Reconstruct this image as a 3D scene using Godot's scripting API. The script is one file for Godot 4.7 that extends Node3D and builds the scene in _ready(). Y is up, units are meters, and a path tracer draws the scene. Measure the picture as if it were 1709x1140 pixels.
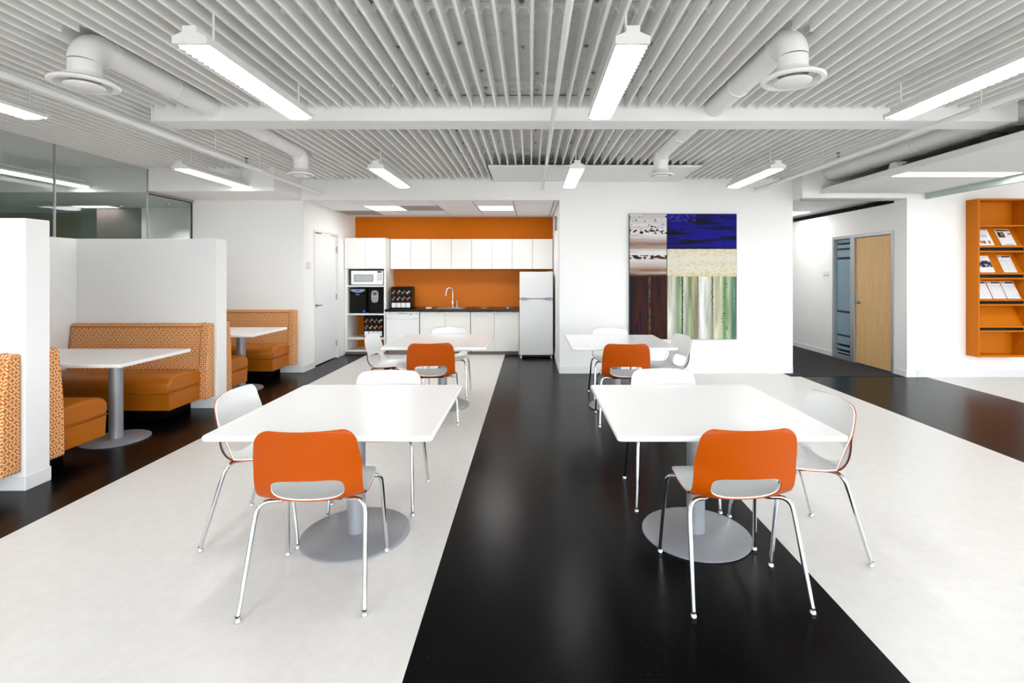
extends Node3D
# A staff cafe: baffle ceiling, booths, four square tables, a kitchenette, a painting and a magazine rack.
# Metres, y up. "d" is the distance into the room: z = -d.

const EYE := 1.48
const FOCAL := 840.0          # pixels of the 1709 x 1140 frame
const BAFFLE_LOW := 2.84
const DECK := 3.06

var M := {}
var meshes := {}
var used := {}
var rng := RandomNumberGenerator.new()


func _ready() -> void:
	rng.seed = 11
	make_camera()
	make_environment()
	make_materials()
	make_floor()
	make_walls()
	make_ceiling()
	make_glass_screen()
	make_doors()
	make_strip_lights()
	make_ducts_and_pipes()
	make_soffit()
	make_kitchen()
	make_booths()
	make_tables_and_chairs()
	make_painting()
	make_rack()
	make_small_things()


# ------------------------------------------------------------------ camera and light

func make_camera() -> void:
	var c := Camera3D.new()
	c.name = "camera"
	c.projection = Camera3D.PROJECTION_FRUSTUM
	c.near = 0.05
	c.far = 60.0
	c.size = c.near * 1140.0 / FOCAL
	c.frustum_offset = Vector2((854.5 - 886.0) / FOCAL, (455.0 - 570.0) / FOCAL) * c.near
	add_child(c)
	c.position = Vector3(0, EYE, 0)
	c.current = true


func make_environment() -> void:
	var e := Environment.new()
	# overcast daylight, which enters by windows added in the unseen rear and side walls
	var sky_mat := ProceduralSkyMaterial.new()
	sky_mat.sky_top_color = Color(0.86, 0.90, 0.94)
	sky_mat.sky_horizon_color = Color(0.93, 0.95, 0.96)
	sky_mat.ground_horizon_color = Color(0.76, 0.76, 0.75)
	sky_mat.ground_bottom_color = Color(0.70, 0.70, 0.69)
	sky_mat.sky_energy_multiplier = SKY_ENERGY
	sky_mat.ground_energy_multiplier = SKY_ENERGY
	var sky := Sky.new()
	sky.sky_material = sky_mat
	e.background_mode = Environment.BG_SKY
	e.sky = sky
	e.tonemap_mode = Environment.TONE_MAPPER_LINEAR
	e.tonemap_exposure = 1.33
	e.sdfgi_enabled = true
	e.ssao_enabled = true
	e.ssil_enabled = true
	var w := WorldEnvironment.new()
	w.name = "environment"
	w.environment = e
	add_child(w)


const SKY_ENERGY := 2.4
const STRIP_ENERGY := 0.95
const TROFFER_ENERGY := 1.3
const LAMP_WHITE := Color(1.0, 0.995, 0.985)


func area_light(parent: Node3D, at: Vector3, size: Vector2, energy: float, color := LAMP_WHITE) -> void:
	var l := AreaLight3D.new()
	l.name = "lamp_light"
	l.set("area_size", size)
	l.set("area_range", 25.0)
	l.set("area_attenuation", 2.0)
	l.light_color = color
	l.light_energy = energy
	l.shadow_enabled = true
	parent.add_child(l, true)
	l.global_position = at
	l.rotation.x = -PI / 2.0


# ------------------------------------------------------------------ materials

func mat(key: String, color: Color, rough: float, metal := 0.0, spec := 0.5) -> StandardMaterial3D:
	var m := StandardMaterial3D.new()
	m.resource_name = key
	m.albedo_color = color
	m.roughness = rough
	m.metallic = metal
	m.metallic_specular = spec
	M[key] = m
	return m


func tri_tex(m: StandardMaterial3D, tex: Texture2D, metres: float, world := true) -> void:
	m.albedo_texture = tex
	m.uv1_triplanar = true
	m.uv1_world_triplanar = world
	m.uv1_triplanar_sharpness = 8.0
	m.uv1_scale = Vector3.ONE / metres


func bump(m: StandardMaterial3D, freq: float, metres: float, depth_cm: float, sd := 3, kind := FastNoiseLite.TYPE_SIMPLEX_SMOOTH) -> void:
	var n := FastNoiseLite.new()
	n.seed = sd
	n.noise_type = kind
	n.frequency = freq
	n.fractal_octaves = 3
	var t := ImageTexture.create_from_image(n.get_seamless_image(256, 256))
	m.heightmap_enabled = true
	m.heightmap_texture = t
	m.heightmap_scale = depth_cm
	if not m.uv1_triplanar:
		m.uv1_triplanar = true
		m.uv1_world_triplanar = true
		m.uv1_scale = Vector3.ONE / metres


func speckle(base: Color, flecks: Array, count: int, side: int, seam: Color) -> ImageTexture:
	var r := RandomNumberGenerator.new()
	r.seed = count
	var im := Image.create(side, side, false, Image.FORMAT_RGB8)
	var n := FastNoiseLite.new()
	n.seed = 5
	n.frequency = 0.012
	var cloud := n.get_seamless_image(side, side)
	for y in side:
		for x in side:
			var k := 0.985 + 0.03 * cloud.get_pixel(x, y).r + r.randf_range(-0.008, 0.008)
			im.set_pixel(x, y, Color(base.r * k, base.g * k, base.b * k))
	for i in count:
		var c: Color = flecks[r.randi() % flecks.size()]
		var x := r.randi() % side
		var y := r.randi() % side
		im.set_pixel(x, y, c)
		if r.randf() < 0.4:
			im.set_pixel((x + 1) % side, y, c)
	var step := side / 4
	for k in 4:
		for i in side:
			im.set_pixel(k * step, i, im.get_pixel(k * step, i).lerp(seam, 0.5))
			im.set_pixel(i, k * step, im.get_pixel(i, k * step).lerp(seam, 0.5))
	return ImageTexture.create_from_image(im)


func weave() -> ImageTexture:
	var side := 256
	var cell := 32
	var im := Image.create(side, side, false, Image.FORMAT_RGB8)
	var r := RandomNumberGenerator.new()
	r.seed = 4
	for y in side:
		for x in side:
			var i := x / cell
			var j := y / cell
			var fx := float(x % cell) + 0.5
			var fy := float(y % cell) + 0.5
			var up: bool = (i * 7 + j * 13 + (i * j * 5) % 11 + (i * i + 3 * j) % 7) % 2 == 0
			var off: float = absf(fx - fy) if up else absf(fx + fy - cell)
			var orange := Color(0.77, 0.42, 0.09)
			var pale := Color(0.92, 0.80, 0.62)
			var c := pale if off < 8.6 and minf(minf(fx, cell - fx), minf(fy, cell - fy)) > 2.0 else orange
			var k := r.randf_range(0.93, 1.05)
			im.set_pixel(x, y, Color(c.r * k, c.g * k, c.b * k))
	return ImageTexture.create_from_image(im)


func carpet() -> ImageTexture:
	var side := 256
	var im := Image.create(side, side, false, Image.FORMAT_RGB8)
	var r := RandomNumberGenerator.new()
	r.seed = 9
	for y in side:
		var row := 0.0
		for x in side:
			if x % 9 == 0:
				row = r.randf_range(-0.05, 0.06)
			var k := 0.12 + row + r.randf_range(-0.04, 0.04)
			im.set_pixel(x, y, Color(k, k, k * 1.05))
	return ImageTexture.create_from_image(im)


func wood_grain(light: Color, dark: Color) -> ImageTexture:
	var im := Image.create(256, 512, false, Image.FORMAT_RGB8)
	var n := FastNoiseLite.new()
	n.seed = 8
	n.frequency = 0.02
	var f := FastNoiseLite.new()
	f.seed = 18
	f.frequency = 0.3
	for y in 512:
		for x in 256:
			var w := n.get_noise_2d(x * 1.0, y * 0.06) * 0.5 + 0.5
			var rings := 0.5 + 0.5 * sin(w * 30.0 + x * 0.03)
			var k := 0.4 * rings + 0.4 * w + 0.35 * f.get_noise_2d(x, y * 0.04)
			im.set_pixel(x, y, light.lerp(dark, clampf(k, 0.0, 1.0)))
	return ImageTexture.create_from_image(im)


func mottled(base: Color, other: Color, freq: float) -> ImageTexture:
	var n := FastNoiseLite.new()
	n.seed = 14
	n.frequency = freq
	n.fractal_octaves = 4
	var cloud := n.get_seamless_image(256, 256)
	var im := Image.create(256, 256, false, Image.FORMAT_RGB8)
	for y in 256:
		for x in 256:
			im.set_pixel(x, y, base.lerp(other, cloud.get_pixel(x, y).r))
	return ImageTexture.create_from_image(im)


func make_materials() -> void:
	mat("wall_paint", Color(0.955, 0.955, 0.95), 0.6)
	mat("partition_paint", Color(0.955, 0.955, 0.955), 0.55)
	mat("orange_paint", Color(0.79, 0.42, 0.02), 0.6, 0.0, 0.25)
	mat("backsplash_paint", Color(0.80, 0.44, 0.11), 0.5, 0.0, 0.3)
	mat("baffle_paint", Color(0.965, 0.962, 0.95), 0.55)
	mat("ceiling_paint", Color(0.95, 0.95, 0.945), 0.6)
	mat("duct_paint", Color(0.95, 0.95, 0.95), 0.45)
	mat("soffit_tile", Color(0.94, 0.94, 0.94), 0.8)
	mat("grid_metal", Color(0.50, 0.47, 0.45), 0.6)
	mat("vent_grey", Color(0.62, 0.60, 0.58), 0.6)
	mat("dark_steel", Color(0.10, 0.10, 0.10), 0.6)
	var foil := mat("insulation_foil", Color(0.965, 0.965, 0.965), 0.5)
	bump(foil, 0.02, 0.8, 4.0, 21, FastNoiseLite.TYPE_CELLULAR)
	var white_floor := mat("floor_white", Color(0.96, 0.96, 0.96), 0.28, 0.0, 0.3)
	tri_tex(white_floor, speckle(Color(0.90, 0.893, 0.878), [Color(0.80, 0.77, 0.72), Color(0.95, 0.94, 0.92), Color(0.72, 0.69, 0.65)], 6000, 1024, Color(0.80, 0.78, 0.75)), 1.22)
	bump(white_floor, 0.05, 1.22, 0.02)
	var black_floor := mat("floor_black", Color(1, 1, 1), 0.25, 0.0, 0.2)
	tri_tex(black_floor, speckle(Color(0.028, 0.029, 0.032), [Color(0.17, 0.18, 0.19), Color(0.10, 0.11, 0.12), Color(0.28, 0.30, 0.31)], 1500, 1024, Color(0.10, 0.11, 0.115)), 1.22)
	bump(black_floor, 0.05, 1.22, 0.02)
	var cp := mat("carpet", Color(1, 1, 1), 1.0)
	tri_tex(cp, carpet(), 0.5)
	mat("table_white", Color(0.95, 0.95, 0.95), 0.25)
	mat("shell_white", Color(0.93, 0.935, 0.93), 0.3)
	mat("shell_orange", Color(0.675, 0.285, 0.006), 0.36, 0.0, 0.28)
	mat("chrome", Color(0.86, 0.87, 0.88), 0.08, 1.0)
	mat("brushed_steel", Color(0.62, 0.63, 0.65), 0.34, 1.0)
	mat("base_grey", Color(0.60, 0.61, 0.63), 0.4, 0.35)
	mat("black_rubber", Color(0.03, 0.03, 0.03), 0.6)
	var fabric := mat("weave_fabric", Color(1, 1, 1), 0.9)
	tri_tex(fabric, weave(), 0.19)
	fabric.rim_enabled = true
	fabric.rim = 0.2
	mat("piping_fabric", Color(0.62, 0.32, 0.10), 0.8)
	mat("vinyl_orange", Color(0.70, 0.39, 0.05), 0.36, 0.0, 0.4)
	mat("plinth_black", Color(0.02, 0.02, 0.02), 0.7, 0.0, 0.2)
	mat("cabinet_white", Color(0.92, 0.915, 0.90), 0.35)
	mat("appliance_white", Color(0.92, 0.925, 0.93), 0.28)
	mat("appliance_grey", Color(0.66, 0.68, 0.69), 0.3)
	mat("window_grey", Color(0.55, 0.56, 0.56), 0.25)
	mat("silver_plastic", Color(0.58, 0.60, 0.61), 0.3, 0.5)
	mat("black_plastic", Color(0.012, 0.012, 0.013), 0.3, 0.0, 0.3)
	mat("black_counter", Color(0.02, 0.02, 0.022), 0.25, 0.0, 0.4)
	mat("paper", Color(0.94, 0.94, 0.95), 0.6)
	mat("door_white", Color(0.92, 0.925, 0.93), 0.4)
	mat("frame_dark", Color(0.16, 0.16, 0.165), 0.5)
	mat("frame_white", Color(0.90, 0.90, 0.90), 0.4)
	mat("aluminium", Color(0.72, 0.73, 0.75), 0.35, 0.7)
	mat("trim_white", Color(0.92, 0.92, 0.92), 0.45)
	mat("frosted_film", Color(0.50, 0.60, 0.66), 0.45)
	mat("dark_glass", Color(0.03, 0.035, 0.04), 0.1)
	var maple := mat("maple", Color(1, 1, 1), 0.42)
	tri_tex(maple, wood_grain(Color(0.90, 0.75, 0.53), Color(0.84, 0.66, 0.43)), 0.9)
	maple.uv1_scale = Vector3(1.0 / 0.55, 1.0 / 1.6, 1.0 / 0.55)
	mat("rack_orange", Color(0.78, 0.43, 0.02), 0.45, 0.0, 0.28)
	var brown := mat("brown_panel", Color(1, 1, 1), 0.7)
	tri_tex(brown, mottled(Color(0.20, 0.11, 0.05), Color(0.30, 0.17, 0.08), 0.03), 0.8)
	var taupe := mat("taupe_panel", Color(1, 1, 1), 0.7)
	tri_tex(taupe, mottled(Color(0.25, 0.20, 0.19), Color(0.33, 0.27, 0.26), 0.03), 0.8)
	mat("strip_plastic", Color(0.90, 0.90, 0.90), 0.4)
	mat("sensor_white", Color(0.85, 0.85, 0.85), 0.5)
	mat("pale_green_fascia", Color(0.72, 0.77, 0.755), 0.3)
	var glow := mat("lamp_glow", Color(1, 1, 1), 0.6)
	glow.emission_enabled = true
	glow.emission = LAMP_WHITE
	glow.emission_energy_multiplier = 1.6
	var blue := mat("display_glow", Color(0.05, 0.1, 0.4), 0.3)
	blue.emission_enabled = true
	blue.emission = Color(0.12, 0.3, 0.95)
	blue.emission_energy_multiplier = 1.0
	var green := mat("clock_display_glow", Color(0.02, 0.08, 0.02), 0.3)
	green.emission_enabled = true
	green.emission = Color(0.1, 0.55, 0.2)
	green.emission_energy_multiplier = 0.5
	var glass := mat("screen_glass", Color(0.42, 0.62, 0.54, 0.09), 0.02, 0.0, 0.3)
	glass.transparency = BaseMaterial3D.TRANSPARENCY_ALPHA
	var clear := mat("window_glass", Color(1, 1, 1, 0.02), 0.02)
	clear.transparency = BaseMaterial3D.TRANSPARENCY_ALPHA
	mat("ink_blue", Color(0.16, 0.28, 0.62), 0.6)
	mat("ink_navy", Color(0.06, 0.10, 0.26), 0.6)
	mat("ink_black", Color(0.05, 0.05, 0.06), 0.6)
	mat("ink_tan", Color(0.70, 0.47, 0.30), 0.6)
	mat("ink_grey", Color(0.70, 0.71, 0.74), 0.6)
	mat("sticker_blue", Color(0.10, 0.22, 0.75), 0.4)


# ------------------------------------------------------------------ mesh tools

class Shape:
	var st := SurfaceTool.new()
	var group := -1

	func _init() -> void:
		st.begin(Mesh.PRIMITIVE_TRIANGLES)

	func v(p: Vector3, uv := Vector2.ZERO) -> void:
		st.set_smooth_group(group)
		st.set_uv(uv)
		st.add_vertex(p)

	# a triangle whose front looks along "out"
	func tri(a: Vector3, b: Vector3, c: Vector3, out: Vector3) -> void:
		if (b - a).cross(c - a).dot(out) > 0.0:
			v(a); v(c); v(b)
		else:
			v(a); v(b); v(c)

	func quad(a: Vector3, b: Vector3, c: Vector3, d: Vector3, out: Vector3) -> void:
		tri(a, b, c, out)
		tri(a, c, d, out)

	func done() -> ArrayMesh:
		st.generate_normals()
		st.index()
		return st.commit()

	func box(lo: Vector3, hi: Vector3, c := 0.0) -> void:
		group = -1
		var mid := (lo + hi) / 2.0
		var h := (hi - lo) / 2.0
		c = minf(c, minf(h.x, minf(h.y, h.z)) * 0.95)
		var at := func(s: Vector3, k: int) -> Vector3:
			var p := Vector3(s.x * (h.x - c), s.y * (h.y - c), s.z * (h.z - c))
			p[k] = s[k] * h[k]
			return mid + p
		for k in 3:
			var i := (k + 1) % 3
			var j := (k + 2) % 3
			for s in [-1.0, 1.0]:
				var q: Array[Vector3] = []
				for e in [[-1, -1], [1, -1], [1, 1], [-1, 1]]:
					var sg := Vector3.ZERO
					sg[k] = s
					sg[i] = e[0]
					sg[j] = e[1]
					q.append(at.call(sg, k))
				var out := Vector3.ZERO
				out[k] = s
				quad(q[0], q[1], q[2], q[3], out)
		if c <= 0.0:
			return
		for k in 3:                      # edges along axis k
			var i := (k + 1) % 3
			var j := (k + 2) % 3
			for si in [-1.0, 1.0]:
				for sj in [-1.0, 1.0]:
					var a := Vector3.ZERO
					a[k] = -1.0
					a[i] = si
					a[j] = sj
					var b := a
					b[k] = 1.0
					var out := Vector3.ZERO
					out[i] = si
					out[j] = sj
					quad(at.call(a, i), at.call(b, i), at.call(b, j), at.call(a, j), out)
		for sx in [-1.0, 1.0]:
			for sy in [-1.0, 1.0]:
				for sz in [-1.0, 1.0]:
					var s := Vector3(sx, sy, sz)
					tri(at.call(s, 0), at.call(s, 1), at.call(s, 2), s)

	# a tube through points; radius may be a number or one number per point
	func tube(points: Array, radius: Variant, sides := 10, caps := true) -> void:
		var n := points.size()
		var rings := []
		var up := Vector3.UP
		for i in n:
			var t: Vector3 = (points[mini(i + 1, n - 1)] - points[maxi(i - 1, 0)]).normalized()
			if absf(t.dot(up)) > 0.95:
				up = Vector3.RIGHT if absf(t.x) < 0.9 else Vector3.FORWARD
			var a := t.cross(up).normalized()
			up = a.cross(t).normalized()
			var r: float = radius[i] if radius is Array else radius
			var ring := []
			for k in sides:
				var w := TAU * k / sides
				ring.append(points[i] + (a * cos(w) + up * sin(w)) * r)
			rings.append(ring)
		group = 0
		for i in n - 1:
			for k in sides:
				var l := (k + 1) % sides
				var mid: Vector3 = (rings[i][k] + rings[i][l] + rings[i + 1][k] + rings[i + 1][l]) / 4.0 - (points[i] + points[i + 1]) / 2.0
				quad(rings[i][k], rings[i][l], rings[i + 1][l], rings[i + 1][k], mid)
		if caps:
			group = -1
			for e in [0, n - 1]:
				var out: Vector3 = (points[0] - points[1]) if e == 0 else (points[n - 1] - points[n - 2])
				for k in sides:
					tri(points[e], rings[e][k], rings[e][(k + 1) % sides], out)

	# profile of (radius, height) turned about the y axis at "at"
	func lathe(profile: Array, at := Vector3.ZERO, sides := 32) -> void:
		var g := 1
		for i in profile.size() - 1:
			var a: Vector2 = profile[i]
			var b: Vector2 = profile[i + 1]
			if i > 0:
				var z: Vector2 = profile[i - 1]
				if absf((a - z).angle_to(b - a)) > 0.6:
					g += 1
			group = g
			var dirn := b - a
			var out2 := Vector2(dirn.y, -dirn.x)      # profile runs upwards on the outside
			for k in sides:
				var w0 := TAU * k / sides
				var w1 := TAU * (k + 1) / sides
				var c0 := Vector3(cos(w0), 0, sin(w0))
				var c1 := Vector3(cos(w1), 0, sin(w1))
				var cm := (c0 + c1) / 2.0
				var out := cm * out2.x + Vector3.UP * out2.y
				var p0 := at + c0 * a.x + Vector3.UP * a.y
				var p1 := at + c1 * a.x + Vector3.UP * a.y
				var p2 := at + c1 * b.x + Vector3.UP * b.y
				var p3 := at + c0 * b.x + Vector3.UP * b.y
				if b.x > 1e-5:
					tri(p0, p2, p3, out)
				if a.x > 1e-5:
					tri(p0, p1, p2, out)

	# polygon in the plane of u and w, pushed from "from" to "to" (bevel: the ends shrink)
	func prism(poly: PackedVector2Array, u: Vector3, w: Vector3, from: Vector3, to: Vector3, bevel := 0.0, smooth := false) -> void:
		if Geometry2D.is_polygon_clockwise(poly):
			poly.reverse()
		var n := poly.size()
		var mid := Vector2.ZERO
		var lo := poly[0]
		var hi := poly[0]
		for p in poly:
			mid += p / n
			lo = lo.min(p)
			hi = hi.max(p)
		var along := (to - from).normalized()
		var layers := [[from, 1.0], [to, 1.0]]
		if bevel > 0.0:
			layers = [[from, 1.0], [from + along * bevel * 0.3, 0.45], [from + along * bevel, 0.0], [to - along * bevel, 0.0], [to - along * bevel * 0.3, 0.45], [to, 1.0]]
		var rings := []
		for l in layers:
			var ring := []
			for p in poly:
				var s := Vector2.ONE
				if bevel > 0.0:
					s = Vector2.ONE - Vector2(2.0 * bevel * l[1] / (hi.x - lo.x), 2.0 * bevel * l[1] / (hi.y - lo.y))
				var q := (lo + hi) / 2.0 + (p - (lo + hi) / 2.0) * s
				ring.append(l[0] + u * q.x + w * q.y)
			rings.append(ring)
		for i in rings.size() - 1:
			for k in n:
				var m := (k + 1) % n
				var e := poly[m] - poly[k]
				var out := u * e.y - w * e.x
				group = 7 if smooth else -1
				quad(rings[i][k], rings[i][m], rings[i + 1][m], rings[i + 1][k], out)
		group = -1
		var cut := Geometry2D.triangulate_polygon(poly)
		for e in [[0, -along], [rings.size() - 1, along]]:
			for t in range(0, cut.size(), 3):
				tri(rings[e[0]][cut[t]], rings[e[0]][cut[t + 1]], rings[e[0]][cut[t + 2]], e[1])


func P(x: float, y: float, d: float) -> Vector3:
	return Vector3(x, y, -d)


func numbered(called: String) -> String:
	var k: int = used.get(called, 0)
	used[called] = k + 1
	return called if k == 0 else "%s_%03d" % [called, k]


func thing(called: String, label: String, category: String, at: Vector3, turn := 0.0, group := "") -> Node3D:
	var o := Node3D.new()
	o.name = numbered(called)
	add_child(o)
	o.position = at
	o.rotation.y = turn
	o.set_meta("label", label)
	o.set_meta("category", category)
	if group:
		o.set_meta("group", group)
	return o


func structure(called: String, label: String, category: String) -> Node3D:
	var o := thing(called, label, category, Vector3.ZERO)
	o.set_meta("kind", "structure")
	return o


# one mesh as a part (or sub-part) of "parent"; "at" is in the parent's axes
func part(parent: Node3D, called: String, mesh: Mesh, m: String, at := Vector3.ZERO, turn := Vector3.ZERO) -> MeshInstance3D:
	var o := MeshInstance3D.new()
	o.name = called
	o.mesh = mesh
	o.material_override = M[m]
	parent.add_child(o, true)
	o.position = at
	o.rotation = turn
	return o


func box_mesh(size: Vector3, c := 0.0) -> ArrayMesh:
	var key := "%.4f %.4f %.4f %.4f" % [size.x, size.y, size.z, c]
	if not meshes.has(key):
		var s := Shape.new()
		s.box(-size / 2.0, size / 2.0, c)
		meshes[key] = s.done()
	return meshes[key]


# a box between room coordinates
func slab(parent: Node3D, called: String, m: String, x0: float, x1: float, y0: float, y1: float, d0: float, d1: float, c := 0.0) -> MeshInstance3D:
	var o := part(parent, called, box_mesh(Vector3(absf(x1 - x0), absf(y1 - y0), absf(d1 - d0)), c), m)
	o.global_position = P((x0 + x1) / 2.0, (y0 + y1) / 2.0, (d0 + d1) / 2.0)
	return o


func curve(points: Array, steps := 6, tension := 0.5) -> Array:
	var out := []
	var n := points.size()
	for i in n - 1:
		var a: Vector3 = points[maxi(i - 1, 0)]
		var b: Vector3 = points[i]
		var c: Vector3 = points[i + 1]
		var d: Vector3 = points[mini(i + 2, n - 1)]
		for k in steps:
			var t := float(k) / steps
			out.append(b.cubic_interpolate(c, a, d, t))
	out.append(points[n - 1])
	return out


# ------------------------------------------------------------------ floor and walls

func make_floor() -> void:
	var f := structure("floor", "glossy speckled floor laid in wide black and off-white stripes", "floor")
	slab(f, "black_stripe", "floor_black", -9.6, -2.95, -0.1, 0.0, -4.2, 10.0)
	slab(f, "white_stripe", "floor_white", -2.95, -0.465, -0.1, 0.0, -4.2, 10.0)
	slab(f, "black_stripe", "floor_black", -0.465, 1.37, -0.1, 0.0, -4.2, 10.0)
	slab(f, "white_stripe", "floor_white", 1.37, 3.84, -0.1, 0.0, -4.2, 7.5)
	slab(f, "black_stripe", "floor_black", 3.84, 5.60, -0.1, 0.0, -4.2, 7.16)
	slab(f, "white_stripe", "floor_white", 5.60, 9.2, -0.1, 0.0, -4.2, 7.3)
	slab(f, "carpet", "carpet", 3.7, 5.46, -0.1, 0.004, 7.16, 12.2)
	slab(f, "carpet", "carpet", 5.46, 9.2, -0.1, 0.004, 7.3, 12.2)


func make_walls() -> void:
	var w := structure("wall_booth", "white wall behind the booth beside the white door", "wall")
	slab(w, "wall_panel", "wall_paint", -5.06, -3.50, 0.0, 2.55, 7.46, 7.62)
	w = structure("wall_bulkhead", "white boxed bulkhead over the booth and the glass screen", "wall")
	slab(w, "bulkhead", "wall_paint", -9.5, -3.37, 2.55, DECK, 6.6, 7.46)
	w = structure("wall_kitchen_side", "white kitchenette side wall with the white door in it", "wall")
	slab(w, "wall_panel", "wall_paint", -3.50, -3.37, 0.0, 2.55, 7.46, 7.81)
	slab(w, "wall_panel", "wall_paint", -3.50, -3.37, 0.0, DECK, 8.80, 9.78)
	slab(w, "wall_panel", "wall_paint", -3.50, -3.37, 2.15, DECK, 7.81, 8.80)
	w = structure("wall_kitchen_back", "orange painted wall behind the kitchenette cabinets", "wall")
	slab(w, "wall_panel", "orange_paint", -3.5, 0.45, 0.0, DECK, 9.66, 9.78)
	w = structure("wall_header", "white wall strip above the kitchenette opening", "wall")
	slab(w, "wall_panel", "wall_paint", -3.37, 0.42, 2.545, DECK, 7.38, 7.46)
	w = structure("wall_painting", "white wall that carries the abstract painting", "wall")
	slab(w, "wall_panel", "wall_paint", 0.42, 3.84, 0.0, DECK, 7.38, 9.8)
	w = structure("wall_corridor", "white corridor wall around the wooden door and sidelight", "wall")
	slab(w, "wall_panel", "wall_paint", 5.32, 5.46, 0.0, 2.535, 7.12, 7.37)
	slab(w, "wall_panel", "wall_paint", 5.32, 5.46, 0.0, 2.50, 8.86, 12.0)
	slab(w, "wall_panel", "wall_paint", 5.32, 5.46, 2.10, 2.50, 7.37, 8.86)
	slab(w, "wall_panel", "wall_paint", 3.7, 3.84, 0.0, DECK, 9.8, 12.0)
	slab(w, "wall_panel", "wall_paint", 3.7, 5.46, 0.0, 2.6, 12.0, 12.14)
	w = structure("wall_added_office", "unseen walls added to keep the office behind the maple door dark", "wall")  # added walls that shut out sky light behind the corridor gap
	slab(w, "wall_panel", "wall_paint", 9.0, 9.14, 0.0, DECK, 7.3, 12.14)
	slab(w, "wall_panel", "wall_paint", 5.46, 9.14, 0.0, DECK, 12.0, 12.14)
	slab(w, "wall_panel", "wall_paint", 3.7, 5.46, 2.6, DECK, 12.0, 12.14)
	w = structure("wall_rack", "white wall that carries the orange magazine rack", "wall")
	slab(w, "wall_panel", "wall_paint", 5.46, 9.1, 0.0, DECK, 7.12, 7.3)
	w = structure("wall_opening_header", "white wall strip over the corridor opening", "wall")
	slab(w, "wall_panel", "wall_paint", 3.84, 5.46, 2.535, DECK, 7.12, 7.38)
	slab(w, "track_rail", "vent_grey", 3.84, 5.0, 2.50, 2.535, 7.14, 7.18)
	w = structure("wall_right", "plain white wall at the side of the room", "wall")
	slab(w, "wall_panel", "wall_paint", 9.0, 9.14, 0.0, 0.30, -4.2, 7.3)
	slab(w, "wall_panel", "wall_paint", 9.0, 9.14, 2.78, DECK, -4.2, 7.3)
	slab(w, "wall_panel", "wall_paint", 9.0, 9.14, 0.30, 2.78, -4.2, -3.6)
	slab(w, "wall_panel", "wall_paint", 9.0, 9.14, 0.30, 2.78, 2.865, 7.3)
	var side := structure("window_3", "added wide window band for daylight in the unseen wall facing the booths", "window")  # added opening, brings in fill daylight from the side
	for k in 4:
		slab(side, "mullion", "frame_white", 9.02, 9.12, 0.30, 2.78, -3.6 + 2.135 * k, -3.54 + 2.135 * k)
	for k in 3:
		slab(side, "pane", "window_glass", 9.066, 9.074, 0.30, 2.78, -3.54 + 2.135 * k, -1.465 + 2.135 * k)
	w = structure("wall_rear", "plain white wall closing the room", "wall")
	slab(w, "wall_panel", "wall_paint", -9.6, 9.14, 0.0, 0.30, -4.2, -4.06)
	slab(w, "wall_panel", "wall_paint", -9.6, 9.14, 2.78, DECK + 0.12, -4.2, -4.06)
	slab(w, "wall_panel", "wall_paint", -9.6, -4.4, 0.30, 2.78, -4.2, -4.06)
	slab(w, "wall_panel", "wall_paint", 8.4, 9.14, 0.30, 2.78, -4.2, -4.06)
	var win := structure("window_2", "added wide window band for daylight in the unseen wall opposite the painting", "window")  # added opening behind the viewer, gives the room fill daylight
	for k in 7:
		slab(win, "mullion", "frame_white", -4.4 + 2.12 * k, -4.34 + 2.12 * k, 0.30, 2.78, -4.18, -4.08)
	for k in 6:
		slab(win, "pane", "window_glass", -4.34 + 2.12 * k, -2.28 + 2.12 * k, 0.30, 2.78, -4.134, -4.126)
	# rooms beyond the glass
	w = structure("wall_meeting_room", "dark brown and taupe panelled wall seen through the glass screen", "wall")
	slab(w, "brown_panel", "brown_panel", -9.5, -7.16, 0.0, 2.55, 9.0, 9.1)
	slab(w, "taupe_panel", "taupe_panel", -7.16, -6.42, 0.0, 2.55, 8.3, 9.1)
	slab(w, "wall_panel", "wall_paint", -6.42, -3.5, 0.0, 2.55, 8.3, 8.42)
	slab(w, "wall_panel", "wall_paint", -9.64, -9.5, 0.0, DECK, -4.2, 9.1)
	# low partitions between the booths
	for k in 2:
		var d0: float = [3.415, 5.50][k]
		w = structure("partition_wall", ["white low partition post and wall nearer the open floor side of booths", "white low partition wall between the two booths with tables"][k], "partition")
		slab(w, "panel", "partition_paint", -4.96, -3.43, 0.0, 1.85, d0, d0 + 0.175, 0.003)
		slab(w, "baseboard", "trim_white", -3.436, -3.424, 0.0, 0.1, d0 - 0.006, d0 + 0.181, 0.003)
		slab(w, "baseboard", "trim_white", -4.95, -3.43, 0.0, 0.1, d0 - 0.006, d0 + 0.004, 0.003)
	w = structure("partition_wall", "white low wall running along the foot of the glass screen", "partition")
	slab(w, "panel", "partition_paint", -5.08, -4.96, 0.0, 1.85, -4.0, 5.675, 0.003)
	w = structure("partition_wall", "white low wall below the pale glass pane behind the far booth", "partition")
	slab(w, "panel", "partition_paint", -5.08, -4.96, 0.0, 1.85, 5.675, 7.46, 0.003)
	# baseboards
	var b := structure("baseboard_painting", "low white skirting under the abstract painting", "baseboard")
	slab(b, "board", "trim_white", 0.42, 3.84, 0.0, 0.1, 7.37, 7.38, 0.003)
	slab(b, "board", "trim_white", 0.41, 0.42, 0.0, 0.1, 7.38, 9.5, 0.003)
	b = structure("baseboard_rack", "low white skirting under the orange magazine rack", "baseboard")
	slab(b, "board", "trim_white", 5.46, 9.0, 0.0, 0.1, 7.11, 7.12, 0.003)
	b = structure("baseboard_corridor", "low white skirting along the carpeted corridor", "baseboard")
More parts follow.
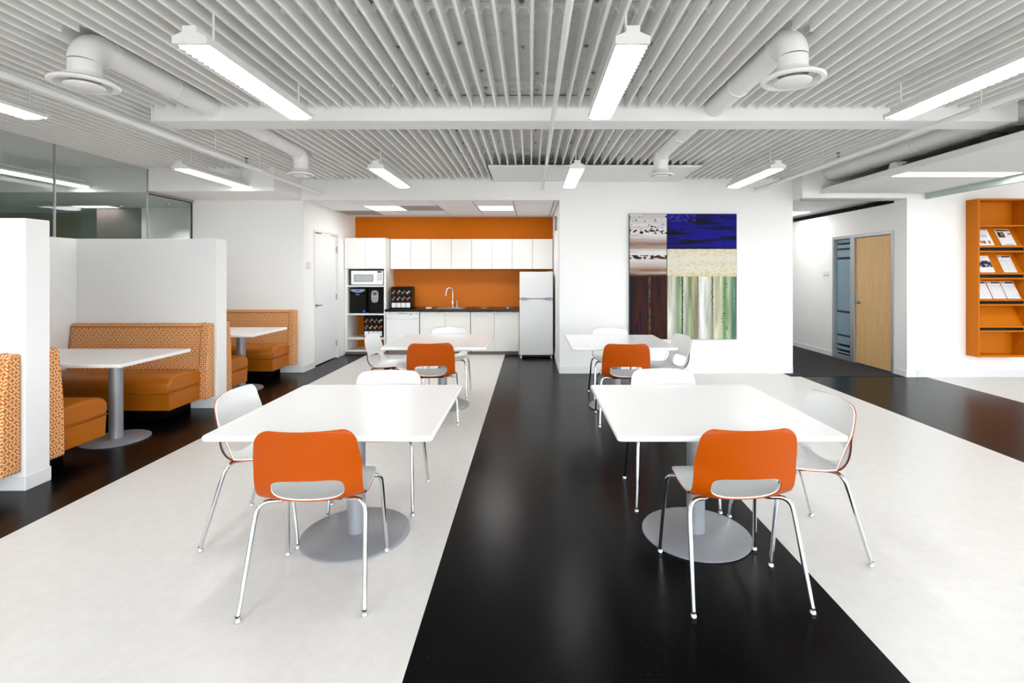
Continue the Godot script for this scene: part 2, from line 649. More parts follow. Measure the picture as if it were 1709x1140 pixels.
	slab(b, "board", "trim_white", 5.31, 5.32, 0.0, 0.09, 7.12, 7.37, 0.003)
	slab(b, "board", "trim_white", 5.31, 5.32, 0.0, 0.09, 8.86, 12.0, 0.003)
	b = structure("baseboard_kitchen", "low white skirting beside the white door", "baseboard")
	slab(b, "board", "trim_white", -3.37, -3.36, 0.0, 0.1, 7.46, 7.80, 0.003)


# ------------------------------------------------------------------ ceiling

const PITCH := 0.0985
const DUCT_X := [-2.65, 1.52]


func make_ceiling() -> void:
	var c := structure("ceiling", "white open baffle ceiling of many thin parallel slats", "ceiling")
	slab(c, "deck", "ceiling_paint", -9.6, 9.14, DECK, DECK + 0.12, -4.2, 12.2)
	slab(c, "insulation", "insulation_foil", -9.5, 4.0, 2.958, 2.978, -4.0, 4.3)
	slab(c, "insulation", "insulation_foil", -3.3, 4.0, 2.958, 2.978, 4.42, 7.37)
	# baffles
	var i0 := int(floor(-7.6 / PITCH))
	var i1 := int(floor(3.9 / PITCH))
	for i in range(i0, i1 + 1):
		var x := i * PITCH + 0.006
		var on_duct := false
		for dx in DUCT_X:
			if absf(x - dx) < 0.10:
				on_duct = true
		if x < -3.16:
			baffle(c, x, -4.0, 6.59 if x < -3.37 else 7.37)
			continue
		if on_duct:
			baffle(c, x, -4.0, 2.84)
			baffle(c, x, 5.88, end_of_baffle(x))
		else:
			baffle(c, x, -4.0, 4.17)
			baffle(c, x, 4.44, end_of_baffle(x))
	# toothed carriers above the baffles
	for d in [-1.72, -0.6, 0.52, 1.64, 2.76, 3.88, 4.98, 6.06, 7.1]:
		var x0 := -7.6 if d < 6.5 else -3.3
		var s := Shape.new()
		s.box(Vector3(x0, 2.936, -0.012), Vector3(3.95, 2.957, 0.012))
		var k0 := int(ceil(x0 / PITCH))
		for k in range(k0, i1 + 1):
			var x := k * PITCH + 0.006
			if d > 2.8 and d < 5.9 and (absf(x - DUCT_X[0]) < 0.13 or absf(x - DUCT_X[1]) < 0.13):
				continue
			s.prism(PackedVector2Array([Vector2(x - 0.034, 2.937), Vector2(x - 0.018, 2.905), Vector2(x + 0.018, 2.905), Vector2(x + 0.034, 2.937)]), Vector3.RIGHT, Vector3.UP, Vector3(0, 0, -0.012), Vector3(0, 0, 0.012))
		part(c, "carrier", s.done(), "baffle_paint", P(0, 0, d))
	# insulation pins
	var ps := Shape.new()
	ps.lathe([Vector2(0.0, -0.012), Vector2(0.004, -0.012), Vector2(0.004, -0.002), Vector2(0.016, 0.0), Vector2(0.016, 0.004)], Vector3.ZERO, 10)
	var pin := ps.done()
	for d in [2.72, 3.27, 3.71, 4.05, 5.2, 5.7]:
		for k in 8:
			part(c, "insulation_pin", pin, "brushed_steel", P(-1.28 + 0.41 * k + (0.1 if d > 3.5 else 0.0), 2.954, d + 0.03 * sin(k * 2.3)))
	# flat panel in front of the painting wall
	slab(c, "flat_panel", "ceiling_paint", -0.54, 2.16, 2.815, 2.838, 6.35, 7.378, 0.002)
	# beam
	var b := structure("ceiling_beam", "white steel beam crossing under the baffle ceiling", "beam")
	slab(b, "beam_box", "ceiling_paint", -3.13, 4.05, 2.74, 2.95, 4.18, 4.43, 0.004)
	slab(b, "end_plate", "ceiling_paint", -3.14, -3.13, 2.73, 3.0, 4.16, 4.45, 0.002)
	# kitchenette tile ceiling
	var kc := structure("ceiling_kitchen", "white tile ceiling in a grid over the kitchenette", "ceiling")
	slab(kc, "grid_backing", "grid_metal", -3.37, 0.42, 2.553, 2.60, 7.46, 9.66)
	var xs := [-3.37, -2.71, -2.10, -1.49, -0.88, -0.265, 0.35, 0.42]
	var ds := [7.46, 8.04, 8.66, 9.28, 9.66]
	for a in xs.size() - 1:
		for e in ds.size() - 1:
			var lit: bool = e == 1 and (a == 1 or a == 4)
			var vent: bool = (e == 1 and a == 2) or (e == 2 and a == 0)
			if lit:
				continue
			slab(kc, "vent_panel" if vent else "tile", "vent_grey" if vent else "soffit_tile", xs[a] + 0.007, xs[a + 1] - 0.007, 2.545, 2.556, ds[e] + 0.006, ds[e + 1] - 0.006, 0.002)
	for a in [1, 4]:
		var t := thing("ceiling_light", "square flat light panel in the kitchenette ceiling above the " + ("dishwasher" if a == 1 else "fridge end of the worktop"), "light", P((xs[a] + xs[a + 1]) / 2.0, 2.545, 8.35), 0.0, "light panels in the kitchenette ceiling")
		slab(t, "frame", "strip_plastic", xs[a] + 0.004, xs[a + 1] - 0.004, 2.546, 2.556, 8.044, 8.656, 0.002)
		slab(t, "diffuser", "lamp_glow", xs[a] + 0.03, xs[a + 1] - 0.03, 2.543, 2.55, 8.07, 8.63, 0.002)
		area_light(t, P((xs[a] + xs[a + 1]) / 2.0, 2.54, 8.35), Vector2(0.54, 0.54), TROFFER_ENERGY * 0.85)
	# corridor ceiling with its light
	var cc := structure("ceiling_corridor", "white ceiling over the carpeted corridor", "ceiling")
	slab(cc, "tile", "soffit_tile", 3.84, 5.46, 2.60, 2.64, 7.38, 12.0)
	var cl := thing("ceiling_light", "bright light panel in the corridor ceiling near the wooden door", "light", P(4.7, 2.6, 9.6))
	slab(cl, "frame", "strip_plastic", 4.1, 5.15, 2.596, 2.604, 9.2, 9.9, 0.002)
	slab(cl, "diffuser", "lamp_glow", 4.13, 5.12, 2.59, 2.6, 9.23, 9.87, 0.002)
	area_light(cl, P(4.62, 2.585, 9.55), Vector2(0.95, 0.6), TROFFER_ENERGY * 0.95)
	# dim ceiling of the room beyond the glass
	var dc := structure("ceiling_meeting_room", "plain ceiling of the dim room beyond the glass screen", "ceiling")
	slab(dc, "tile", "ceiling_paint", -9.5, -3.51, 2.55, 2.6, 7.46, 9.1)
	slab(dc, "tile", "ceiling_paint", -9.5, -5.1, 2.535, 2.55, 6.6, 7.46)
	for k in 3:  # the third one is added to brighten the white wall
		var dl := thing("downlight", "small round downlight in the lower ceiling beyond the glass, " + ["above the taupe panel", "above the brown panel", "added to light the white wall"][k], "light", P([-6.55, -8.6, -5.6][k], [2.55, 2.55, 2.55][k] - 0.013, [8.05, 8.1, 7.8][k]))
		var rs := Shape.new()
		rs.lathe([Vector2(0.045, 0.012), Vector2(0.045, 0.0), Vector2(0.032, 0.0), Vector2(0.03, 0.012)], Vector3.ZERO, 16)
		part(dl, "trim_ring", rs.done(), "brushed_steel")
		var gs := Shape.new()
		gs.lathe([Vector2(0.0, 0.004), Vector2(0.03, 0.004), Vector2(0.03, 0.012)], Vector3.ZERO, 16)
		part(dl, "lens", gs.done(), "lamp_glow")
		var sp := SpotLight3D.new()
		sp.name = "lamp_light"
		sp.light_energy = [0.10, 0.12, 0.8][k]
		sp.light_color = LAMP_WHITE
		sp.light_size = 0.03
		sp.spot_angle = 60.0
		sp.spot_angle_attenuation = 0.6
		sp.spot_range = 20.0
		sp.shadow_enabled = true
		dl.add_child(sp)
		sp.position = Vector3(0, -0.006, 0)
		sp.rotation.x = -PI / 2.0
	var pl := thing("ceiling_light", "white light panel in the lower ceiling beyond the glass screen", "light", P(-7.0, 2.55, 8.3))
	slab(pl, "frame", "strip_plastic", -7.37, -6.75, 2.546, 2.552, 8.03, 8.29, 0.001)
	slab(pl, "diffuser", "lamp_glow", -7.35, -6.77, 2.543, 2.549, 8.05, 8.28, 0.001)
	area_light(pl, P(-7.06, 2.538, 8.165), Vector2(0.55, 0.22), TROFFER_ENERGY * 0.3)


func end_of_baffle(x: float) -> float:
	return 6.34 if x > -0.55 and x < 2.17 else 7.37


func baffle(c: Node3D, x: float, d0: float, d1: float) -> void:
	var key := "baffle %.3f" % (d1 - d0)
	if not meshes.has(key):
		var h := (d1 - d0) / 2.0
		var s := Shape.new()
		s.prism(PackedVector2Array([Vector2(-0.0085, 0.004), Vector2(-0.005, 0.0), Vector2(0.005, 0.0), Vector2(0.0085, 0.004), Vector2(0.0085, 0.085), Vector2(0.013, 0.088), Vector2(0.013, 0.095), Vector2(-0.013, 0.095), Vector2(-0.013, 0.088), Vector2(-0.0085, 0.085)]), Vector3.RIGHT, Vector3.UP, Vector3(0, 0, -h), Vector3(0, 0, h))
		meshes[key] = s.done()
	part(c, "baffle", meshes[key], "baffle_paint", P(x, BAFFLE_LOW, (d0 + d1) / 2.0))


func make_glass_screen() -> void:
	var g := structure("window_1", "tall frameless glass screen above the low booth wall", "glass screen")
	var cuts := [-4.0, -1.6, 0.8, 3.0, 5.31, 6.6]
	for k in cuts.size() - 1:
		slab(g, "pane", "screen_glass", -5.03, -5.018, 1.85, 2.835, cuts[k] + 0.003, cuts[k + 1] - 0.003)
		slab(g, "joint", "aluminium", -5.034, -5.014, 1.85, 2.835, cuts[k + 1] - 0.009, cuts[k + 1] + 0.003)
	slab(g, "pane", "screen_glass", -5.03, -5.018, 1.85, 2.52, 6.606, 7.455)
	slab(g, "head_rail", "vent_grey", -5.05, -4.99, 2.52, 2.55, 6.6, 7.46, 0.003)
	slab(g, "edge_seal", "frame_dark", -5.034, -5.014, 1.85, 2.52, 7.447, 7.459)
	slab(g, "edge_seal", "frame_dark", -5.034, -5.014, 2.508, 2.52, 6.606, 7.447)


func make_doors() -> void:
	# white flush door, kitchenette side wall
	var d := structure("door_1", "white flush door with a lever handle beside the tall cabinet", "door")
	slab(d, "frame", "frame_white", -3.42, -3.355, 0.0, 2.15, 7.805, 7.84, 0.003)
	slab(d, "frame", "frame_white", -3.42, -3.355, 0.0, 2.15, 8.77, 8.805, 0.003)
	slab(d, "frame", "frame_white", -3.42, -3.355, 2.115, 2.15, 7.84, 8.77, 0.003)
	slab(d, "backing", "frame_dark", -3.49, -3.45, 0.0, 2.115, 7.84, 8.77)
	var leaf := slab(d, "leaf", "door_white", -3.44, -3.392, 0.014, 2.103, 7.852, 8.758, 0.002)
	for y in [0.25, 1.06, 1.88]:
		slab(leaf, "hinge", "brushed_steel", -3.394, -3.372, y - 0.05, y + 0.05, 8.75, 8.768, 0.003)
	var s := Shape.new()
	s.lathe([Vector2(0.0, 0.0), Vector2(0.028, 0.0), Vector2(0.028, 0.008), Vector2(0.012, 0.012), Vector2(0.011, 0.05), Vector2(0.0, 0.052)], Vector3.ZERO, 16)
	s.tube(curve([Vector3(0, 0.045, 0), Vector3(0.004, 0.052, 0.02), Vector3(0.0, 0.052, 0.07), Vector3(0.0, 0.05, 0.125)], 4), [0.01, 0.01, 0.01, 0.01, 0.01, 0.01, 0.01, 0.0095, 0.009, 0.009, 0.009, 0.0085, 0.008], 8)
	var hd := part(leaf, "lever_handle", s.done(), "brushed_steel", Vector3.ZERO, Vector3(0, PI, PI / 2.0))
	hd.global_position = P(-3.392, 0.96, 7.93)
	# maple door and its sidelight, corridor wall (plane x = 5.32)
	d = structure("door_2", "maple veneer door in an aluminium frame along the corridor", "door")
	for e in [[7.37, 7.415], [8.265, 8.37], [8.815, 8.86]]:
		slab(d, "frame", "aluminium", 5.305, 5.40, 0.0, 2.10, e[0], e[1], 0.003)
	slab(d, "frame", "aluminium", 5.305, 5.40, 2.05, 2.10, 7.415, 8.265, 0.003)
	slab(d, "frame", "aluminium", 5.305, 5.40, 2.05, 2.10, 8.37, 8.815, 0.003)
	slab(d, "frame", "aluminium", 5.305, 5.40, 0.0, 0.07, 8.37, 8.815, 0.003)
	slab(d, "backing", "frame_dark", 5.41, 5.45, 0.0, 2.10, 7.37, 8.86)
	leaf = slab(d, "leaf", "maple", 5.335, 5.38, 0.012, 2.045, 7.419, 8.261, 0.002)
	s = Shape.new()
	s.lathe([Vector2(0.0, 0.0), Vector2(0.032, 0.0), Vector2(0.032, 0.01), Vector2(0.014, 0.016), Vector2(0.013, 0.05), Vector2(0.0, 0.055)], Vector3.ZERO, 18)
	s.tube(curve([Vector3(0, 0.048, 0), Vector3(0.0, 0.055, 0.02), Vector3(0.0, 0.056, 0.07), Vector3(0.0, 0.053, 0.12)], 4), 0.011, 8)
	hd = part(leaf, "lever_handle", s.done(), "brushed_steel", Vector3.ZERO, Vector3(0, 0, PI / 2.0))
	hd.global_position = P(5.335, 1.0, 8.19)
	slab(d, "pane", "dark_glass", 5.36, 5.37, 0.07, 2.05, 8.37, 8.815)
	for b in [[1.99, 2.045], [1.90, 1.955], [1.745, 1.865], [0.83, 1.705], [0.42, 0.79], [0.255, 0.385], [0.165, 0.215], [0.10, 0.125]]:
		slab(d, "frosted_panel", "frosted_film", 5.354, 5.36, b[0], b[1], 8.37, 8.815)


# ------------------------------------------------------------------ strip lights

func strip_light(x: float, d0: float, low: float, label: String, detailed := true) -> void:
	var t := thing("strip_light", label, "light", P(x, low, d0 + 0.6), 0.0, "louvred strip lights hanging under the baffles")
	var bell := PackedVector2Array([Vector2(-0.085, 0.0), Vector2(-0.085, 0.035), Vector2(-0.034, 0.058), Vector2(-0.034, 0.088), Vector2(0.034, 0.088), Vector2(0.034, 0.058), Vector2(0.085, 0.035), Vector2(0.085, 0.0)])
	if not meshes.has("strip housing"):
		var s := Shape.new()
		var shell := PackedVector2Array([Vector2(-0.08, 0.006), Vector2(-0.08, 0.032), Vector2(-0.03, 0.056), Vector2(-0.03, 0.084), Vector2(0.03, 0.084), Vector2(0.03, 0.056), Vector2(0.08, 0.032), Vector2(0.08, 0.006), Vector2(0.077, 0.006), Vector2(0.077, 0.03), Vector2(-0.077, 0.03), Vector2(-0.077, 0.006)])
		s.prism(shell, Vector3.RIGHT, Vector3.UP, Vector3(0, 0, -0.59), Vector3(0, 0, 0.59))
		meshes["strip housing"] = s.done()
		s = Shape.new()
		s.prism(bell, Vector3.RIGHT, Vector3.UP, Vector3(0, 0, -0.011), Vector3(0, 0, 0.011))
		meshes["strip cap"] = s.done()
		s = Shape.new()                        # one louvre blade, dipping in the middle
		var low_edge := PackedVector2Array()
		for k in 9:
			var u := -1.0 + k / 4.0
			low_edge.append(Vector2(u * 0.079, -0.016 + 0.010 * u * u * u * u))
		low_edge.append(Vector2(0.079, 0.008))
		low_edge.append(Vector2(-0.079, 0.008))
		s.prism(low_edge, Vector3.RIGHT, Vector3.UP, Vector3(0, 0, -0.002), Vector3(0, 0, 0.002))
		meshes["strip blade"] = s.done()
		meshes["strip glow"] = box_mesh(Vector3(0.15, 0.004, 1.17))
		s = Shape.new()
		s.tube([Vector3(0, 0.086, 0), Vector3(0, 0.245, 0)], 0.006, 8)
		s.lathe([Vector2(0.02, 0.086), Vector2(0.02, 0.094), Vector2(0.006, 0.1)], Vector3.ZERO, 12)
		meshes["strip stem"] = s.done()
	part(t, "housing", meshes["strip housing"], "strip_plastic")
	part(t, "end_cap", meshes["strip cap"], "strip_plastic", Vector3(0, 0, -0.6))
	part(t, "end_cap", meshes["strip cap"], "strip_plastic", Vector3(0, 0, 0.6))
	part(t, "diffuser", meshes["strip glow"], "lamp_glow", Vector3(0, 0.0265, 0))
	if detailed:
		for k in 25:
			part(t, "louvre_blade", meshes["strip blade"], "strip_plastic", Vector3(0, 0, -0.565 + k * 0.047))
	for z in [-0.55, 0.42]:
		part(t, "stem", meshes["strip stem"], "strip_plastic", Vector3(0, 0, z))
	area_light(t, P(x, low + 0.022, d0 + 0.6), Vector2(0.15, 1.16), STRIP_ENERGY)


func make_strip_lights() -> void:
	var names := [
		["strip light between the glass screen and the round duct, before the beam", "strip light between booth-side duct and centre pipe, before the beam", "strip light beside the centre pipe, before the beam", "strip light nearest the cable-tray soffit, before the beam"],
		["strip light close to the bulkhead over the far booth, beyond the beam", "strip light above the kitchenette-side table, beyond the beam", "strip light hanging before the painting wall beside the centre pipe", "strip light hanging before the corridor opening, beyond the beam"],
	]
	var xs := [-3.78, -1.67, 0.50, 2.66]
	for r in 2:
		for k in 4:
			strip_light(-3.60 if r == 0 and k == 0 else xs[k], [2.47, 5.42][r], 2.60, "white louvred " + names[r][k])
	strip_light(-5.85, 5.38, 2.60, "white louvred strip light seen through the glass screen")
	for q in [[-5.85, 2.47], [-5.85, -0.48], [-7.9, 5.38], [-7.9, 2.47]]:  # unseen lamps added to brighten the space behind the glass
		strip_light(q[0], q[1], 2.60, "white louvred strip light added for light beyond the glass screen, out of view", false)
	for r in 2:  # unseen rows behind the viewer, added to light the room
		for k in 4:
			strip_light(xs[k], [-0.48, -3.3][r], 2.60, "white louvred strip light added for light over the unseen side of the room", false)


# ------------------------------------------------------------------ ducts, pipes, soffit

func air_duct(x: float, d0: float, d1: float, low: float, label: String, rd := 0.172) -> void:
	# d0: the drop with the round diffuser; d1: where the run meets the beam
	var t := thing("air_duct", label, "duct", P(x, low, d0))
	var r := 0.081
	var y := 2.848 - low
	var s := Shape.new()
	var bend := []
	var away := 1.0 if d1 < d0 else -1.0      # +z is towards the viewer
	for k in 9:
		var a := PI / 2.0 * k / 8.0
		bend.append(Vector3(0, y - 0.12 + 0.12 * sin(a), away * 0.12 * (1.0 - cos(a))))
	s.tube([Vector3(0, 0.03, 0), Vector3(0, y - 0.12, 0)], r, 28, false)
	part(t, "drop", s.done(), "duct_paint")
	s = Shape.new()
	s.tube(bend, r + 0.002, 28)
	part(t, "elbow", s.done(), "duct_paint")
	s = Shape.new()
	var run_end := absf(d1 - d0)
	s.tube([Vector3(0, y, away * 0.12), Vector3(0, y, away * run_end)], r - 0.002, 28)
	for q in [0.16, run_end * 0.6]:
		s.tube([Vector3(0, y, away * q), Vector3(0, y, away * (q + 0.02))], r + 0.004, 28)
	part(t, "run", s.done(), "duct_paint")
	s = Shape.new()
	s.lathe([Vector2(rd * 0.70, 0.034), Vector2(rd * 0.78, 0.008), Vector2(rd * 0.84, -0.012), Vector2(rd * 0.96, -0.010), Vector2(rd, -0.004), Vector2(rd, 0.004), Vector2(rd * 0.85, 0.018), Vector2(r + 0.012, 0.040), Vector2(r + 0.004, 0.060)], Vector3.ZERO, 48)
	var df := part(t, "diffuser", s.done(), "duct_paint")
	s = Shape.new()
	s.lathe([Vector2(0.0, -0.022), Vector2(rd * 0.54, -0.022), Vector2(rd * 0.58, -0.018), Vector2(rd * 0.58, -0.012), Vector2(rd * 0.3, 0.020), Vector2(0.0, 0.024)], Vector3.ZERO, 40)
	part(df, "diffuser_disc", s.done(), "duct_paint")
	s = Shape.new()
	s.lathe([Vector2(0.0, 0.13), Vector2(r - 0.004, 0.13), Vector2(r - 0.004, 0.134)], Vector3.ZERO, 32)
	part(df, "damper", s.done(), "brushed_steel")


func sprinkler_pipe(x: float, y: float, d0: float, d1: float, r: float, label: String, head_d := 0.0, hangers := []) -> void:
	var t := thing("sprinkler_pipe", label, "pipe", P(x, y, d1))
	var s := Shape.new()
	s.tube([P(0, 0, d0 - d1), P(0, 0, 0)], r, 16)
	part(t, "pipe", s.done(), "duct_paint")
	s = Shape.new()
	s.tube([P(0, 0, -0.03), P(0, 0, -0.001)], r + 0.018, 18)
	part(t, "wall_flange", s.done(), "duct_paint")
	if head_d > 0.0:
		s = Shape.new()
		s.lathe([Vector2(0.012, r * 0.8), Vector2(0.012, r + 0.02), Vector2(0.005, r + 0.024), Vector2(0.005, r + 0.055)], Vector3.ZERO, 10)
		var h := part(t, "sprinkler_head", s.done(), "brushed_steel", P(0, 0, head_d - d1))
		s = Shape.new()
		s.lathe([Vector2(0.0, r + 0.05), Vector2(0.02, r + 0.05), Vector2(0.02, r + 0.056), Vector2(0.0, r + 0.06)], Vector3.ZERO, 12)
		part(h, "deflector", s.done(), "dark_steel")
	for q in hangers:
		s = Shape.new()
		s.tube([P(0, -r, q - d1), P(0, 3.02 - y, q - d1)], 0.004, 6)
		s.tube([P(0, 0, q - d1 - 0.01), P(0, 0, q - d1 + 0.01)], r + 0.004, 14)
		part(t, "hanger", s.done(), "duct_paint")


func make_ducts_and_pipes() -> void:
	air_duct(DUCT_X[0], 2.99, 4.18, 2.60, "white round duct with a diffuser on the booth side, before the beam")
	air_duct(DUCT_X[1], 2.92, 4.18, 2.60, "white round duct with a diffuser on the corridor side, before the beam")
	air_duct(DUCT_X[0] + 0.03, 5.74, 4.43, 2.60, "white round duct with a small diffuser towards the kitchenette", 0.145)
	air_duct(DUCT_X[1] - 0.03, 5.77, 4.43, 2.60, "white round duct with a small diffuser before the painting wall", 0.145)
	sprinkler_pipe(0.175, 2.70, -4.0, 7.38, 0.018, "white pipe running under the middle of the ceiling to the painting wall")
	sprinkler_pipe(-3.07, 2.635, -4.0, 7.38, 0.024, "white sprinkler pipe running above the booth aisle", 5.43, [4.9, 5.7])
	sprinkler_pipe(3.31, 2.69, -4.0, 7.38, 0.024, "white sprinkler pipe running towards the corridor opening", 5.42, [3.7, 5.7])


func make_soffit() -> void:
	var s := structure("ceiling_soffit", "lower tiled soffit before the magazine rack with a recessed light", "ceiling")
	slab(s, "fascia", "soffit_tile", 4.10, 4.14, 2.595, 2.665, -4.0, 7.12, 0.003)
	slab(s, "fascia", "pale_green_fascia", 5.58, 5.62, 2.52, 2.68, -4.0, 7.118, 0.002)
	slab(s, "grid_backing", "soffit_tile", 4.14, 5.58, 2.612, 2.64, -4.0, 7.12)
	var xs := [4.14, 4.75, 5.36, 5.58]
	var d := 7.10
	while d > -3.9:
		var d0 := d - 0.61
		for k in 3:
			var near := d0 + 0.002
			if absf(d0 - 5.27) < 0.05 and k < 3:
				slab(s, "tile", "soffit_tile", xs[k] + 0.002, xs[k + 1] - 0.002, 2.60, 2.614, d0 + 0.002, 5.60, 0.002)
				continue
			slab(s, "tile", "soffit_tile", xs[k] + 0.002, xs[k + 1] - 0.002, 2.60, 2.614, near, d - 0.002, 0.002)
		d = d0
	var t := thing("ceiling_light", "long recessed light bar in the tiled soffit near the magazine rack", "light", P(4.85, 2.6, 5.75))
	slab(t, "frame", "strip_plastic", 4.15, 5.57, 2.60, 2.612, 5.604, 5.878, 0.002)
	slab(t, "diffuser", "lamp_glow", 4.2, 5.5, 2.596, 2.606, 5.63, 5.865, 0.002)
	area_light(t, P(4.85, 2.59, 5.75), Vector2(1.28, 0.22), TROFFER_ENERGY * 1.2)
	t = thing("ceiling_light", "long recessed light bar added for light in the tiled soffit, out of view", "light", P(4.85, 2.6, 1.5))  # unseen lamp added for more light in the room
	slab(t, "diffuser", "lamp_glow", 4.2, 5.5, 2.594, 2.604, 1.4, 1.65, 0.002)
	area_light(t, P(4.85, 2.59, 1.52), Vector2(1.28, 0.22), TROFFER_ENERGY * 1.2)
	# long duct and cable trays in the gap above the soffit edge
	t = thing("air_duct", "long white duct lying above the edge of the tiled soffit", "duct", P(4.27, 2.925, 1.5))
	var q := Shape.new()
	q.tube([Vector3(0, 0.0, 5.4), Vector3(0, 0.0, -5.6)], 0.15, 32)
	part(t, "run", q.done(), "duct_paint")
	for k in [4.4, 5.5, 6.6]:
		q = Shape.new()
		q.tube([P(0, 0, k - 1.5), P(0, 0, k - 1.5 + 0.03)], 0.154, 32)
		part(t, "strap", q.done(), "duct_paint")
	t = thing("cable_tray", "dark cable tray lying in the gap above the tiled soffit", "cable tray", P(4.3, 2.645, 5.0))
	slab(t, "rail", "dark_steel", 4.19, 4.21, 2.668, 2.70, 3.0, 6.6)
	slab(t, "rail", "dark_steel", 4.45, 4.47, 2.668, 2.70, 3.0, 6.6)
	for k in 9:
		slab(t, "rung", "dark_steel", 4.19, 4.47, 2.664, 2.69, 3.2 + 0.4 * k, 3.26 + 0.4 * k)
	for k in [4.55, 5.75]:
		q = Shape.new()
		q.prism(PackedVector2Array([Vector2(-0.09, 0.0), Vector2(-0.04, 0.075), Vector2(0.05, 0.075), Vector2(0.09, 0.0)]), Vector3.FORWARD, Vector3.UP, Vector3(-0.05, 0, 0), Vector3(0.08, 0, 0))
		var bracket := part(t, "bracket", q.done(), "duct_paint" if k > 5.0 else "dark_steel")
		bracket.global_position = P(4.19, 2.664, k)
	var w := structure("wall_added_plenum", "white bulkhead added to keep light out of the space above the tiled soffit", "wall")  # added blocker so the gap above the soffit stays dark
	slab(w, "wall_panel", "wall_paint", 5.58, 5.62, 2.68, DECK, -4.06, 7.12)


# ------------------------------------------------------------------ kitchenette

func make_kitchen() -> void:
	# tall open cabinet
	var t := thing("tall_cabinet", "tall white cabinet with open shelves beside the white door", "cabinet", P(-2.99, 0, 9.36))
	slab(t, "side_panel", "cabinet_white", -3.362, -3.315, 0.05, 2.105, 9.09, 9.655, 0.002)
	slab(t, "side_panel", "cabinet_white", -2.655, -2.622, 0.05, 2.105, 9.09, 9.655, 0.002)
	slab(t, "top_panel", "cabinet_white", -3.315, -2.655, 2.075, 2.105, 9.09, 9.655)
	for y in [0.052, 0.272, 0.712, 1.222, 1.545]:
		slab(t, "shelf", "cabinet_white", -3.315, -2.655, y, y + 0.028, 9.085, 9.655, 0.002)
	slab(t, "plinth", "grid_metal", -3.36, -2.625, 0.0, 0.05, 9.14, 9.6)
	for k in 2:
		slab(t, "door", "cabinet_white", -3.36 + 0.37 * k + 0.002, -3.36 + 0.37 * (k + 1) - 0.002, 1.56, 2.105, 9.07, 9.088, 0.002)
	# wall cabinets
	for k in 4:
		var x := -2.615 + 0.756 * k
		var place: String = ["beside the tall cabinet", "over the dishwasher side of the sink", "over the faucet side towards the fridge", "above the white fridge"][k]
		var u := thing("wall_cabinet", "white two-door wall cabinet " + place, "cabinet", P(x + 0.378, 1.547, 9.5), 0.0, "white wall cabinets in a row")
		slab(u, "body", "cabinet_white", x + 0.001, x + 0.755, 1.55, 2.104, 9.38, 9.655)
		for e in 2:
			slab(u, "door", "cabinet_white", x + 0.378 * e + 0.0035, x + 0.378 * (e + 1) - 0.0035, 1.547, 2.104, 9.36, 9.379, 0.002)
	# dishwasher
	t = thing("dishwasher", "white built-in dishwasher under the black worktop", "dishwasher", P(-2.31, 0, 9.35))
	slab(t, "body", "appliance_white", -2.60, -2.01, 0.09, 0.775, 9.07, 9.6)
	slab(t, "door", "appliance_white", -2.602, -2.008, 0.085, 0.655, 9.045, 9.07, 0.004)
	var s := Shape.new()
	var bow := PackedVector2Array([Vector2(-0.297, 0.115), Vector2(-0.297, 0.02)])
	for k in 9:
		var a := -1.0 + k / 4.0
		bow.append(Vector2(a * 0.27, -0.015 + 0.022 * a * a))
	bow.append(Vector2(0.297, 0.02))
	bow.append(Vector2(0.297, 0.115))
	s.prism(bow, Vector3.RIGHT, Vector3.UP, Vector3(0, 0, 0), Vector3(0, 0, 0.034))
	var cp := part(t, "control_panel", s.done(), "appliance_white")
	cp.global_position = P(-2.305, 0.66, 9.07)
	slab(cp, "handle_slot", "appliance_grey", -2.39, -2.20, 0.735, 0.752, 9.033, 9.037, 0.002)
	slab(cp, "button", "dark_steel", -2.165, -2.145, 0.722, 0.742, 9.032, 9.037, 0.002)
	slab(cp, "button", "dark_steel", -2.06, -2.045, 0.742, 0.756, 9.032, 9.037, 0.002)
	slab(cp, "badge", "appliance_grey", -2.56, -2.52, 0.735, 0.748, 9.032, 9.037, 0.001)
	slab(t, "kick_plate", "grid_metal", -2.60, -2.01, 0.0, 0.085, 9.12, 9.14)
	# base cabinets
	var bx := [[-1.995, -1.542, -1.09], [-1.082, -0.656, -0.222]]
	for k in 2:
		var e: Array = bx[k]
		t = thing("base_cabinet", "white two-door base cabinet " + ["under the sink" if k == 0 else "", "between the sink and the fridge"][k], "cabinet", P(e[1], 0, 9.35), 0.0, "white base cabinets under the worktop")
		slab(t, "body", "cabinet_white", e[0], e[2], 0.065, 0.775, 9.07, 9.6)
		slab(t, "plinth", "grid_metal", e[0], e[2], 0.0, 0.065, 9.11, 9.5)
		for q in 2:
			var dr := slab(t, "door", "cabinet_white", e[q] + 0.003, e[q + 1] - 0.003, 0.065, 0.772, 9.05, 9.07, 0.002)
			var hx: float = e[1] + (-0.09 if q == 0 else 0.09)
			slab(dr, "handle", "brushed_steel", hx - 0.05, hx + 0.05, 0.765, 0.776, 9.04, 9.052, 0.003)
		if k == 1:
			slab(t, "side_panel", "cabinet_white", -0.222, -0.212, 0.0, 0.775, 9.05, 9.6)
	# worktop
	t = thing("worktop", "black laminate worktop along the orange kitchenette wall", "worktop", P(-1.4, 0.785, 9.35))
	slab(t, "slab", "black_counter", -2.619, -0.205, 0.778, 0.822, 9.01, 9.655, 0.004)
	# backsplash
	t = thing("backsplash", "orange backsplash panel between worktop and wall cabinets", "backsplash", P(-1.3, 0.83, 9.65))
	slab(t, "panel", "backsplash_paint", -2.618, 0.41, 0.824, 1.546, 9.652, 9.658)
	# sink
	t = thing("sink", "stainless steel drop-in sink set in the black worktop", "sink", P(-1.5, 0.822, 9.33))
	slab(t, "rim", "brushed_steel", -1.74, -1.22, 0.8225, 0.830, 9.10, 9.16, 0.002)
